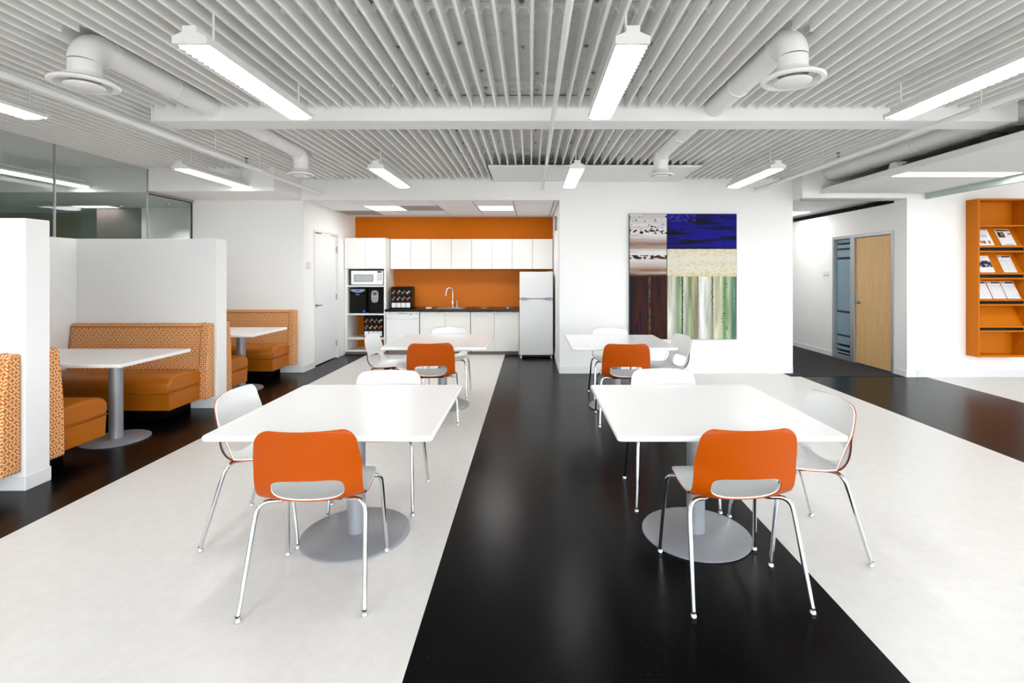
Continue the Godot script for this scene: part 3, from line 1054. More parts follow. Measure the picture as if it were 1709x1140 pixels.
	slab(t, "rim", "brushed_steel", -1.74, -1.22, 0.8225, 0.830, 9.44, 9.54, 0.002)
	slab(t, "rim", "brushed_steel", -1.74, -1.69, 0.8225, 0.830, 9.16, 9.44, 0.002)
	slab(t, "rim", "brushed_steel", -1.27, -1.22, 0.8225, 0.830, 9.16, 9.44, 0.002)
	slab(t, "basin", "brushed_steel", -1.69, -1.27, 0.8225, 0.8245, 9.16, 9.44)
	# faucet
	t = thing("faucet", "tall chrome gooseneck faucet with a pull-down spout", "faucet", P(-1.475, 0.83, 9.49))
	s = Shape.new()
	s.lathe([Vector2(0.0, 0.0), Vector2(0.03, 0.0), Vector2(0.03, 0.008), Vector2(0.022, 0.02), Vector2(0.02, 0.08), Vector2(0.018, 0.12)], Vector3.ZERO, 16)
	part(t, "body", s.done(), "chrome")
	s = Shape.new()
	var neck := [Vector3(0, 0.1, 0), Vector3(0, 0.26, 0)]
	for k in 9:
		var a := PI * k / 8.0
		neck.append(Vector3(-0.055 + 0.055 * cos(a), 0.30 + 0.06 * sin(a), 0.02 * (1.0 - cos(a))))
	s.tube(neck, 0.014, 10)
	part(t, "neck", s.done(), "chrome")
	s = Shape.new()
	s.tube([Vector3(-0.11, 0.30, 0.04), Vector3(-0.118, 0.25, 0.045), Vector3(-0.124, 0.21, 0.05)], [0.015, 0.018, 0.02], 12)
	part(t, "spout", s.done(), "chrome")
	t = thing("soap_dispenser", "small chrome soap pump beside the gooseneck faucet", "soap dispenser", P(-1.39, 0.83, 9.49))
	s = Shape.new()
	s.lathe([Vector2(0.0, 0.0), Vector2(0.022, 0.0), Vector2(0.022, 0.01), Vector2(0.016, 0.02), Vector2(0.015, 0.09), Vector2(0.008, 0.1), Vector2(0.008, 0.125), Vector2(0.0, 0.127)], Vector3.ZERO, 14)
	part(t, "bottle", s.done(), "chrome")
	s = Shape.new()
	s.tube([Vector3(0, 0.12, 0), Vector3(0, 0.125, 0.045)], 0.006, 8)
	part(t, "nozzle", s.done(), "chrome")
	for k in 2:
		t = thing("waste_chute", "round steel waste opening in the worktop " + ["nearer the sink", "nearer the fridge"][k], "waste chute", P([-0.87, -0.43][k], 0.822, 9.35))
		s = Shape.new()
		s.lathe([Vector2(0.095, 0.0), Vector2(0.095, 0.006), Vector2(0.075, 0.01), Vector2(0.07, 0.003)], Vector3.ZERO, 28)
		part(t, "ring", s.done(), "brushed_steel")
		s = Shape.new()
		s.lathe([Vector2(0.07, 0.003), Vector2(0.0, 0.002)], Vector3.ZERO, 24)
		part(t, "flap", s.done(), "dark_steel")
	t = thing("dish_cloth", "small folded pale cloth lying on the worktop by the sink", "cloth", P(-1.87, 0.822, 9.3))
	slab(t, "fold", "paper", -1.93, -1.82, 0.8225, 0.832, 9.22, 9.34, 0.003)
	slab(t, "fold", "paper", -1.925, -1.84, 0.832, 0.84, 9.23, 9.33, 0.003)
	# refrigerator
	t = thing("refrigerator", "white top-freezer refrigerator beside the painting wall", "refrigerator", P(0.093, 0, 9.05))
	slab(t, "body", "appliance_white", -0.19, 0.376, 0.045, 1.49, 8.75, 9.42, 0.006)
	var fd := slab(t, "freezer_door", "appliance_white", -0.195, 0.381, 1.035, 1.493, 8.68, 8.742, 0.012)
	var rd := slab(t, "fridge_door", "appliance_white", -0.195, 0.381, 0.055, 1.018, 8.68, 8.742, 0.012)
	for e in [[fd, 1.035, 1.0], [rd, 1.018, -1.0]]:
		for q in [-1.0, 1.0]:
			s = Shape.new()
			var k: float = e[2]
			s.prism(PackedVector2Array([Vector2(0.0, 0.0), Vector2(0.155, 0.0), Vector2(0.10, 0.014 * k), Vector2(0.03, 0.02 * k), Vector2(0.0, 0.02 * k)]), Vector3(-q, 0, 0), Vector3.UP, Vector3(0, 0, 0), Vector3(0, 0, 0.012))
			var hdl := part(e[0], "handle_grip", s.done(), "appliance_grey")
			hdl.global_position = P(0.093 + q * 0.26, e[1], 8.68)
	slab(t, "gasket", "appliance_grey", -0.188, 0.374, 1.018, 1.035, 8.69, 8.74)
	slab(t, "kick_grille", "black_plastic", -0.185, 0.37, 0.012, 0.05, 8.76, 8.78)
	for x in [-0.17, 0.355]:
		s = Shape.new()
		s.lathe([Vector2(0.0, 0.0), Vector2(0.018, 0.0), Vector2(0.014, 0.045), Vector2(0.0, 0.046)], Vector3.ZERO, 10)
		var ft := part(t, "foot", s.done(), "appliance_white")
		ft.global_position = P(x, 0, 8.72)
	slab(t, "hinge_cover", "appliance_grey", 0.31, 0.38, 1.493, 1.507, 8.69, 8.76, 0.003)
	make_kitchen_machines()


func make_kitchen_machines() -> void:
	# microwave
	var t := thing("microwave", "white microwave oven on the upper shelf of tall cabinet", "microwave", P(-2.97, 1.25, 9.3))
	slab(t, "body", "black_plastic", -3.275, -2.665, 1.252, 1.535, 9.13, 9.5, 0.004)
	var d := slab(t, "door", "appliance_white", -3.255, -2.785, 1.262, 1.515, 9.105, 9.13, 0.006)
	slab(d, "window", "window_grey", -3.20, -2.85, 1.315, 1.445, 9.101, 9.106, 0.002)
	slab(d, "mesh", "appliance_grey", -3.185, -2.865, 1.328, 1.432, 9.0985, 9.1015, 0.001)
	var c := slab(t, "control_panel", "appliance_white", -2.783, -2.675, 1.262, 1.515, 9.105, 9.13, 0.005)
	slab(c, "display", "black_plastic", -2.775, -2.70, 1.478, 1.506, 9.101, 9.106, 0.001)
	slab(c, "clock_display", "clock_display_glow", -2.745, -2.715, 1.486, 1.499, 9.0995, 9.1015)
	for i in 3:
		for j in 5:
			slab(c, "button", "appliance_grey", -2.772 + 0.028 * i, -2.752 + 0.028 * i, 1.34 + 0.025 * j, 1.357 + 0.025 * j, 9.102, 9.106, 0.001)
	# two coffee machines
	t = thing("coffee_machine", "black coffee machine with blue display and curved silver brow", "coffee machine", P(-3.13, 0.74, 9.35))
	slab(t, "body", "black_plastic", -3.29, -2.99, 0.742, 1.20, 9.16, 9.55, 0.01)
	slab(t, "front", "black_plastic", -3.275, -3.005, 0.76, 1.10, 9.13, 9.165, 0.006)
	var s := Shape.new()
	var brow := PackedVector2Array()
	for k in 11:
		var a := -1.0 + k / 5.0
		brow.append(Vector2(a * 0.125, 0.035 * a * a - 0.035))
	brow.append(Vector2(0.125, 0.028))
	brow.append(Vector2(-0.125, 0.028))
	s.prism(brow, Vector3.RIGHT, Vector3.UP, Vector3.ZERO, Vector3(0, 0, 0.02))
	var b := part(t, "brow", s.done(), "silver_plastic")
	b.global_position = P(-3.14, 1.15, 9.15)
	slab(b, "display", "display_glow", -3.18, -3.10, 1.138, 1.165, 9.126, 9.131)
	slab(t, "spout", "silver_plastic", -3.17, -3.11, 1.072, 1.092, 9.115, 9.131, 0.004)
	slab(t, "sticker", "sticker_blue", -3.05, -3.00, 0.755, 0.80, 9.126, 9.131)
	t = thing("coffee_machine", "black coffee machine with a tall grey rounded control panel", "coffee machine", P(-2.81, 0.74, 9.35))
	slab(t, "body", "black_plastic", -2.965, -2.665, 0.742, 1.21, 9.16, 9.55, 0.01)
	slab(t, "drip_tray", "black_plastic", -2.945, -2.685, 0.745, 0.775, 9.11, 9.165, 0.005)
	var pill := PackedVector2Array()
	for k in 24:
		var a := TAU * k / 24.0
		pill.append(Vector2(0.066 * signf(cos(a)) * pow(absf(cos(a)), 0.6), 0.115 * signf(sin(a)) * pow(absf(sin(a)), 0.6)))
	s = Shape.new()
	s.prism(pill, Vector3.RIGHT, Vector3.UP, Vector3.ZERO, Vector3(0, 0, 0.025), 0.006)
	var p := part(t, "control_panel", s.done(), "silver_plastic")
	p.global_position = P(-2.835, 1.045, 9.16)
	s = Shape.new()
	s.tube([Vector3.ZERO, Vector3(0, 0, 0.006)], 0.042, 20)
	var dial := part(p, "dial", s.done(), "window_grey")
	dial.global_position = P(-2.835, 1.095, 9.135)
	dial = part(p, "screen", box_mesh(Vector3(0.05, 0.035, 0.004), 0.001), "dark_steel")
	dial.global_position = P(-2.83, 1.097, 9.128)
	for k in 3:
		slab(p, "button", "appliance_white", -2.885 + 0.04 * k, -2.87 + 0.04 * k, 1.045, 1.055, 9.131, 9.136, 0.001)
	# capsule dispensers
	capsule_rack(P(-2.555, 0.822, 9.17), 0.375, 0.40, 0.30, "black capsule dispenser standing on the worktop beside the tall cabinet")
	capsule_rack(P(-3.06, 0.30, 9.20), 0.36, 0.40, 0.28, "black capsule dispenser on the lowest shelf of tall cabinet")


func capsule_rack(at: Vector3, w: float, h: float, deep: float, label: String) -> void:
	var t := thing("capsule_dispenser", label, "dispenser", at + Vector3(w / 2.0, 0, -deep / 2.0))
	part(t, "body", box_mesh(Vector3(w, h, deep), 0.016), "black_plastic", Vector3(0, h / 2.0, 0))
	var cw := (w - 0.03) / 4.0
	var cup := Shape.new()
	cup.lathe([Vector2(0.0, 0.0), Vector2(0.014, 0.0), Vector2(0.021, 0.03), Vector2(0.023, 0.032), Vector2(0.023, 0.035), Vector2(0.0, 0.035)], Vector3.ZERO, 10)
	var cm := cup.done()
	var tones := ["silver_plastic", "appliance_grey", "ink_tan", "piping_fabric"]
	for i in 4:
		var x := -w / 2.0 + 0.015 + cw * (i + 0.5)
		part(t, "card", box_mesh(Vector3(cw - 0.01, 0.085, 0.004), 0.001), "paper", Vector3(x, 0.065, deep / 2.0 + 0.002))
		for j in 2:
			part(t, "bin_frame", box_mesh(Vector3(cw - 0.008, 0.006, 0.012), 0.001), "dark_steel", Vector3(x, 0.13 + 0.115 * j, deep / 2.0 + 0.005))
			part(t, "capsule", cm, tones[(i + 2 * j) % 4], Vector3(x - 0.004, 0.152 + 0.115 * j, deep / 2.0 + 0.008), Vector3(0.5, 0, 0.25))
			part(t, "capsule", cm, tones[(i * 2 + 3 * j) % 4], Vector3(x + 0.006, 0.186 + 0.115 * j, deep / 2.0 + 0.004), Vector3(0.2, 0.3, -0.2 - 0.3 * i))


# ------------------------------------------------------------------ booths

func bench(x0: float, x1: float, back: float, face: float, label: String) -> void:
	# "back": d of the wall side; "face": -1 looks towards the viewer's end, +1 away from it
	var t := thing("booth_bench", label, "bench", P((x0 + x1) / 2.0, 0, back))
	var u := Vector3(0, 0, -face)                    # forward, in room axes
	var w := Vector3.UP
	var hx := (x1 - x0) / 2.0
	var a := Vector3(-hx, 0, 0)
	var b := Vector3(hx, 0, 0)
	var s := Shape.new()
	var bk := PackedVector2Array([Vector2(0.005, 0.13), Vector2(0.005, 0.915), Vector2(0.012, 0.928), Vector2(0.03, 0.932), Vector2(0.07, 0.932), Vector2(0.083, 0.926), Vector2(0.09, 0.912), Vector2(0.11, 0.75), Vector2(0.125, 0.62), Vector2(0.135, 0.45), Vector2(0.14, 0.13)])
	s.prism(bk, u, w, a, b, 0.012)
	var br := part(t, "backrest", s.done(), "weave_fabric")
	s = Shape.new()
	var seam := []
	for p in [Vector2(0.012, 0.931), Vector2(0.07, 0.934), Vector2(0.09, 0.914), Vector2(0.112, 0.75), Vector2(0.127, 0.62), Vector2(0.137, 0.47)]:
		seam.append(b + Vector3(-0.085, 0, 0) + u * p.x + w * p.y)
	s.tube(seam, 0.0045, 6)
	part(br, "piping", s.done(), "piping_fabric")
	s = Shape.new()
	s.tube([a + Vector3(0.01, 0, 0) + u * 0.094 + w * 0.895, b + Vector3(-0.085, 0, 0) + u * 0.094 + w * 0.895], 0.0045, 6)
	part(br, "piping", s.done(), "piping_fabric")
	# seat cushion with a soft top and nose
	s = Shape.new()
	var cu := PackedVector2Array([Vector2(0.12, 0.30), Vector2(0.12, 0.44), Vector2(0.2, 0.458), Vector2(0.3, 0.468), Vector2(0.4, 0.472), Vector2(0.48, 0.468), Vector2(0.54, 0.455), Vector2(0.58, 0.43), Vector2(0.60, 0.40), Vector2(0.605, 0.36), Vector2(0.60, 0.315), Vector2(0.59, 0.30)])
	s.prism(cu, u, w, a + Vector3(0.02, 0, 0), b + Vector3(-0.07, 0, 0), 0.022, true)
	var seat := part(t, "seat_cushion", s.done(), "vinyl_orange")
	s = Shape.new()
	s.tube([a + Vector3(0.03, 0, 0) + u * 0.598 + w * 0.306, b + Vector3(-0.07, 0, 0) + u * 0.598 + w * 0.306, b + Vector3(-0.068, 0, 0) + u * 0.14 + w * 0.306], 0.005, 6)
	part(seat, "piping", s.done(), "vinyl_orange")
	s = Shape.new()
	s.prism(PackedVector2Array([Vector2(0.12, 0.13), Vector2(0.12, 0.296), Vector2(0.592, 0.296), Vector2(0.58, 0.13)]), u, w, a + Vector3(0.02, 0, 0), b + Vector3(-0.075, 0, 0), 0.006)
	part(t, "seat_base", s.done(), "vinyl_orange")
	s = Shape.new()
	s.prism(PackedVector2Array([Vector2(0.01, 0.0), Vector2(0.01, 0.131), Vector2(0.40, 0.131), Vector2(0.40, 0.0)]), u, w, a + Vector3(0.05, 0, 0), b + Vector3(-0.26, 0, 0))
	part(t, "plinth", s.done(), "plinth_black")


func booth_table(d: float, label: String) -> void:
	var t := thing("booth_table", label, "table", P(-4.07, 0, d))
	var s := Shape.new()
	s.box(Vector3(-0.77, 0.712, -0.42), Vector3(0.77, 0.742, 0.42), 0.004)
	part(t, "tabletop", s.done(), "table_white")
	for x in [-0.40, 0.39]:
		pedestal(t, x, 0.052, 0.255)


func pedestal(t: Node3D, x: float, r: float, br: float) -> void:
	if not meshes.has("column %.3f" % r):
		var s := Shape.new()
		s.tube([Vector3(0, 0.014, 0), Vector3(0, 0.70, 0)], r, 28)
		meshes["column %.3f" % r] = s.done()
		s = Shape.new()
		s.lathe([Vector2(0.0, 0.0), Vector2(br - 0.004, 0.0), Vector2(br, 0.003), Vector2(br, 0.009), Vector2(br - 0.008, 0.0135), Vector2(r + 0.004, 0.017), Vector2(0.0, 0.018)], Vector3.ZERO, 56)
		meshes["base %.3f" % br] = s.done()
		s = Shape.new()
		s.box(Vector3(-0.19, 0.70, -0.03), Vector3(0.19, 0.713, 0.03), 0.002)
		s.box(Vector3(-0.03, 0.70, -0.19), Vector3(0.03, 0.713, 0.19), 0.002)
		meshes["spider"] = s.done()
	part(t, "column", meshes["column %.3f" % r], "base_grey", Vector3(x, 0, 0))
	part(t, "base_plate", meshes["base %.3f" % br], "base_grey", Vector3(x, 0, 0))
	part(t, "top_bracket", meshes["spider"], "base_grey", Vector3(x, 0, 0))


func make_booths() -> void:
	bench(-4.94, -3.45, 3.413, -1.0, "woven orange booth backrest against the post partition, on the side away from the kitchenette")
	bench(-4.94, -3.45, 3.592, 1.0, "orange vinyl booth bench against the post partition, facing the long booth seat")
	bench(-4.94, -3.45, 5.498, -1.0, "orange vinyl booth bench with woven backrest against the partition between booths")
	bench(-4.94, -3.45, 5.677, 1.0, "orange vinyl booth bench in the far booth, facing the white wall")
	bench(-4.94, -3.45, 7.458, -1.0, "orange vinyl booth bench with woven backrest against the white wall by the door")
	booth_table(4.465, "long white booth table on steel pedestals in the booth behind the post partition")
	booth_table(6.39, "long white booth table in the booth next to the white door")


# ------------------------------------------------------------------ cafe tables and chairs

func cafe_table(x: float, d: float, label: String) -> void:
	var t := thing("cafe_table", label, "table", P(x, 0, d), 0.0, "square white pedestal tables")
	if not meshes.has("cafe top"):
		var q := PackedVector2Array()
		for c in [[1, 1, 0.0], [-1, 1, 90.0], [-1, -1, 180.0], [1, -1, 270.0]]:
			for k in 5:
				var a := deg_to_rad(c[2] + 22.5 * k)
				q.append(Vector2(c[0] * 0.517 + 0.018 * cos(a), c[1] * 0.517 + 0.018 * sin(a)))
		var s := Shape.new()
		s.prism(q, Vector3.RIGHT, Vector3.FORWARD, Vector3(0, 0.698, 0), Vector3(0, 0.725, 0), 0.006, true)
		meshes["cafe top"] = s.done()
	part(t, "tabletop", meshes["cafe top"], "table_white")
	if not meshes.has("cafe column"):
		var s := Shape.new()
		s.tube([Vector3(0, 0.014, 0), Vector3(0, 0.69, 0)], 0.05, 32)
		meshes["cafe column"] = s.done()
		s = Shape.new()
		var br := 0.297
		s.lathe([Vector2(0.0, 0.0), Vector2(br - 0.004, 0.0), Vector2(br, 0.003), Vector2(br, 0.010), Vector2(br - 0.008, 0.015), Vector2(0.054, 0.018), Vector2(0.0, 0.019)], Vector3.ZERO, 72)
		meshes["cafe base"] = s.done()
		s = Shape.new()
		s.box(Vector3(-0.22, 0.684, -0.03), Vector3(0.22, 0.698, 0.03), 0.002)
		s.box(Vector3(-0.03, 0.684, -0.22), Vector3(0.03, 0.698, 0.22), 0.002)
		meshes["cafe spider"] = s.done()
	part(t, "column", meshes["cafe column"], "base_grey")
	part(t, "base_plate", meshes["cafe base"], "base_grey")
	part(t, "top_bracket", meshes["cafe spider"], "base_grey")


# the shell of a chair: u across (-1..1), v along the profile (0 seat front .. 1 top of back); chair looks along +z
var profile: Curve3D


func shell_point(u: float, v: float) -> Vector3:
	var len := profile.get_baked_length()
	var p := profile.sample_baked(v * len, true)
	# half width along the profile
	var s := v * len
	var w := lerpf(0.212, 0.232, smoothstep(0.0, 0.2, s))
	w = lerpf(w, 0.203, smoothstep(0.52, 0.86, s))
	var r0 := 0.075
	var r1 := 0.055
	if s < r0:
		w -= r0 - sqrt(maxf(0.0, r0 * r0 - (r0 - s) * (r0 - s)))
	var e := len - s
	if e < r1:
		w -= r1 - sqrt(maxf(0.0, r1 * r1 - (r1 - e) * (r1 - e)))
	var back := smoothstep(0.36, 0.56, s)
	var cup := u * u
	var seat_lift := (1.0 - back) * (0.028 * cup - 0.008) * smoothstep(0.0, 0.16, s)
	var bend := smoothstep(0.34, 0.46, s) * (1.0 - smoothstep(0.5, 0.72, s))
	return Vector3(u * w, p.y + seat_lift + bend * 0.035 * cup * cup, p.z + back * 0.032 * cup + bend * 0.01 * cup)


func shell_normal(u: float, v: float) -> Vector3:
	var e := 0.004
	var a := shell_point(clampf(u + e, -1, 1), v) - shell_point(clampf(u - e, -1, 1), v)
	var v0 := clampf(v - e, 0.03, 0.97)
	var b := shell_point(u, v0 + e) - shell_point(u, v0 - e)
	if a.length() < 1e-6:
		a = Vector3.RIGHT
	return a.cross(b).normalized()          # up on the seat, forward on the back


func shell_mesh(t0: float, t1: float) -> ArrayMesh:
	var nu := 20
	var vs := []                            # rows, dense at the rounded ends
	for q in [0.0, 0.003, 0.01, 0.022, 0.04, 0.065, 0.1, 0.15, 0.21, 0.27, 0.33, 0.385]:
		vs.append(q)
	var hole0 := 0.455
	var hole1 := 0.765
	vs.append(hole0)
	vs.append(hole1)
	for q in [0.805, 0.85, 0.90, 0.935, 0.96, 0.978, 0.99, 0.997, 1.0]:
		vs.append(q)
	var quads := []                         # each: four (u, v)
	var rim := []                           # each: two (u, v)
	for i in vs.size() - 1:
		rim.append([Vector2(-1, vs[i]), Vector2(-1, vs[i + 1])])
		rim.append([Vector2(1, vs[i]), Vector2(1, vs[i + 1])])
		if is_equal_approx(vs[i], hole0):
			continue
		for k in nu:
			var u0 := -1.0 + 2.0 * k / nu
			var u1 := -1.0 + 2.0 * (k + 1) / nu
			quads.append([Vector2(u0, vs[i]), Vector2(u1, vs[i]), Vector2(u1, vs[i + 1]), Vector2(u0, vs[i + 1])])
	for k in nu:
		rim.append([Vector2(-1.0 + 2.0 * k / nu, 0), Vector2(-1.0 + 2.0 * (k + 1) / nu, 0)])
		rim.append([Vector2(-1.0 + 2.0 * k / nu, 1), Vector2(-1.0 + 2.0 * (k + 1) / nu, 1)])
	# the band round the slot
	var outer := []
	var nv := 10
	for k in nu: outer.append(Vector2(-1.0 + 2.0 * k / nu, hole0))
	for k in nv: outer.append(Vector2(1, lerpf(hole0, hole1, float(k) / nv)))
	for k in nu: outer.append(Vector2(1.0 - 2.0 * k / nu, hole1))
	for k in nv: outer.append(Vector2(-1, lerpf(hole1, hole0, float(k) / nv)))
	var inner := []
	for p in outer:
		inner.append(slot_point(p, hole0, hole1))
	var m := outer.size()
	var rings := 4
	for k in m:
		var l := (k + 1) % m
		for r in rings:
			var a := float(r) / rings
			var b := float(r + 1) / rings
			quads.append([outer[k].lerp(inner[k], a), outer[l].lerp(inner[l], a), outer[l].lerp(inner[l], b), outer[k].lerp(inner[k], b)])
		rim.append([inner[k], inner[l]])
	var s := Shape.new()
	for q in quads:
		for e in [[t1, 1.0, 1], [t0, -1.0, 2]]:
			s.group = e[2]
			var p := []
			var n := Vector3.ZERO
			for c in q:
				var nn := shell_normal(c.x, c.y)
				p.append(shell_point(c.x, c.y) + nn * e[0])
				n += nn
			s.quad(p[0], p[1], p[2], p[3], n * e[1])
	for g in rim:
		s.group = 3
		var pa := shell_point(g[0].x, g[0].y)
		var pb := shell_point(g[1].x, g[1].y)
		var na := shell_normal(g[0].x, g[0].y)
		var nb := shell_normal(g[1].x, g[1].y)
		var out := (pb - pa).cross(na)
		var c2: Vector2 = (g[0] + g[1]) / 2.0
		var inward := shell_point(c2.x * 0.9, lerpf(c2.y, 0.5, 0.05)) - (pa + pb) / 2.0
		if c2.y > 0.47 and c2.y < 0.75 and absf(c2.x) < 0.95:
			inward = -(shell_point(0, 0.61) - (pa + pb) / 2.0)
		if out.dot(inward) > 0.0:
			out = -out
		s.quad(pa + na * t0, pb + nb * t0, pb + nb * t1, pa + na * t1, out)
	return s.done()


# where a point of the band's outer edge meets the slot's edge: flat on top, a smile below
func slot_point(p: Vector2, h0: float, h1: float) -> Vector2:
	var c := Vector2(0.0, (h0 + h1) / 2.0)
	var q := Vector2(p.x, (p.y - c.y) / ((h1 - h0) / 2.0))
	var a := atan2(q.y, q.x)
	var cx := signf(cos(a)) * pow(absf(cos(a)), 0.5)
	var sy := signf(sin(a)) * pow(absf(sin(a)), 0.55)
	if sin(a) < 0.0:
		cx = signf(cos(a)) * pow(absf(cos(a)), 0.8)
		sy = -pow(absf(sin(a)), 0.9)
	var half_u := 0.68
	var half_v := 0.085 if sin(a) >= 0.0 else 0.085
	return Vector2(cx * half_u, 0.612 + sy * half_v)


func make_chair() -> Node3D:
	profile = Curve3D.new()
	profile.bake_interval = 0.004
	# (forward, height)
	var pts := [Vector2(0.238, 0.452), Vector2(0.215, 0.463), Vector2(0.14, 0.466), Vector2(0.04, 0.455), Vector2(-0.06, 0.45), Vector2(-0.13, 0.46), Vector2(-0.175, 0.49), Vector2(-0.2, 0.54), Vector2(-0.212, 0.60), Vector2(-0.225, 0.68), Vector2(-0.242, 0.795)]
	var n := pts.size()
	for i in n:
		var a: Vector2 = pts[maxi(i - 1, 0)]
		var b: Vector2 = pts[mini(i + 1, n - 1)]
		var tan2 := (b - a) / 6.0
		profile.add_point(Vector3(0, pts[i].y, pts[i].x), Vector3(0, -tan2.y, -tan2.x), Vector3(0, tan2.y, tan2.x))
	var t := Node3D.new()
	t.name = "shell_chair"
	part(t, "inner_shell", shell_mesh(0.0, 0.005), "shell_white")
	part(t, "outer_shell", shell_mesh(-0.005, 0.0), "shell_orange")
	var foot := Shape.new()
	foot.lathe([Vector2(0.0, 0.0), Vector2(0.015, 0.001), Vector2(0.016, 0.006), Vector2(0.0125, 0.015), Vector2(0.0085, 0.02), Vector2(0.0085, 0.024), Vector2(0.0, 0.026)], Vector3.ZERO, 14)
	var fm := foot.done()
	var ring := Shape.new()
	ring.lathe([Vector2(0.0, 0.022), Vector2(0.0098, 0.022), Vector2(0.0105, 0.03), Vector2(0.0, 0.031)], Vector3.ZERO, 12)
	var rm := ring.done()
	for x in [-1.0, 1.0]:
		for f in [1.0, -1.0]:
			var s := Shape.new()
			var path := []
			if f > 0.0:
				path = [Vector3(x * 0.254, 0.022, 0.252), Vector3(x * 0.245, 0.22, 0.228), Vector3(x * 0.238, 0.385, 0.205), Vector3(x * 0.228, 0.428, 0.185), Vector3(x * 0.198, 0.442, 0.155), Vector3(x * 0.15, 0.436, 0.10), Vector3(x * 0.10, 0.431, 0.03)]
			else:
				path = [Vector3(x * 0.262, 0.022, -0.252), Vector3(x * 0.25, 0.22, -0.195), Vector3(x * 0.24, 0.385, -0.148), Vector3(x * 0.228, 0.43, -0.132), Vector3(x * 0.198, 0.448, -0.118), Vector3(x * 0.15, 0.440, -0.09), Vector3(x * 0.10, 0.431, -0.03)]
			s.tube(curve(path, 5), 0.0105, 12)
			var leg := part(t, "leg", s.done(), "chrome")
			var at := Vector3(path[0].x, 0.0, path[0].z)
			part(leg, "glide", fm, "chrome", at)
			part(leg, "glide_ring", rm, "black_rubber", at)
	var pl := Shape.new()
	pl.box(Vector3(-0.115, 0.424, -0.07), Vector3(0.115, 0.436, 0.07), 0.003)
	part(t, "mount_plate", pl.done(), "black_rubber")
	for x in [-0.14, 0.14]:
		part(t, "bumper", box_mesh(Vector3(0.014, 0.02, 0.014), 0.003), "appliance_grey", Vector3(x, 0.432, 0.06))
	return t


func make_tables_and_chairs() -> void:
	cafe_table(-0.99, 2.855, "square white pedestal table on the pale stripe, the one farther from the kitchenette")
	cafe_table(0.935, 2.855, "square white pedestal table standing partly on the black stripe, farther from the painting")
	cafe_table(-0.985, 5.61, "square white pedestal table on the pale stripe, the one nearer the kitchenette")
	cafe_table(0.945, 5.58, "square white pedestal table before the painting wall by the abstract painting")
	var proto := make_chair()
	# x, d of the chair's middle, degrees it is turned (0 looks towards the viewer's end), label
	var spots := [
		[-0.998, 2.40, 184.5, "orange-backed shell chair with its back to the open floor, pale-stripe table far from kitchenette"],
		[-1.51, 2.94, 92.0, "white-fronted shell chair on the booth side of the pale-stripe table far from kitchenette"],
		[-0.98, 3.30, 2.0, "white-fronted shell chair between the two pale-stripe tables, facing away from kitchenette"],
		[0.948, 2.42, 182.5, "orange-backed shell chair with its back to the open floor, table on the black stripe"],
		[1.455, 2.79, -89.0, "white-fronted shell chair on the corridor side of the table on black stripe"],
		[0.92, 3.35, -3.0, "white-fronted shell chair behind the black-stripe table, its back towards the painting"],
		[-1.0, 5.10, 187.0, "orange-backed shell chair at the kitchenette-side table, back to the other pale-stripe table"],
		[-1.56, 5.58, 86.0, "white-fronted shell chair on the booth side of the kitchenette-side table"],
		[-1.01, 6.09, 2.0, "white-fronted shell chair between the kitchenette-side table and the base cabinets"],
		[0.93, 5.06, 178.0, "orange-backed shell chair at the table before the painting, its back away from the painting"],
		[1.46, 5.50, -80.0, "white-fronted shell chair under the painting, on the corridor side of its table"],
		[0.98, 6.00, 0.0, "white-fronted shell chair between the painting wall and the table before it"],
	]
	for k in spots.size():
		var q: Array = spots[k]
		var c: Node3D = proto if k == 0 else proto.duplicate()
		c.name = numbered("shell_chair")
		add_child(c)
		c.position = P(q[0], 0, q[1])
		c.rotation.y = deg_to_rad(q[2])
		c.set_meta("label", q[3])
		c.set_meta("category", "chair")
		c.set_meta("group", "orange and white shell chairs at the square tables")


# ------------------------------------------------------------------ painting, rack, small things

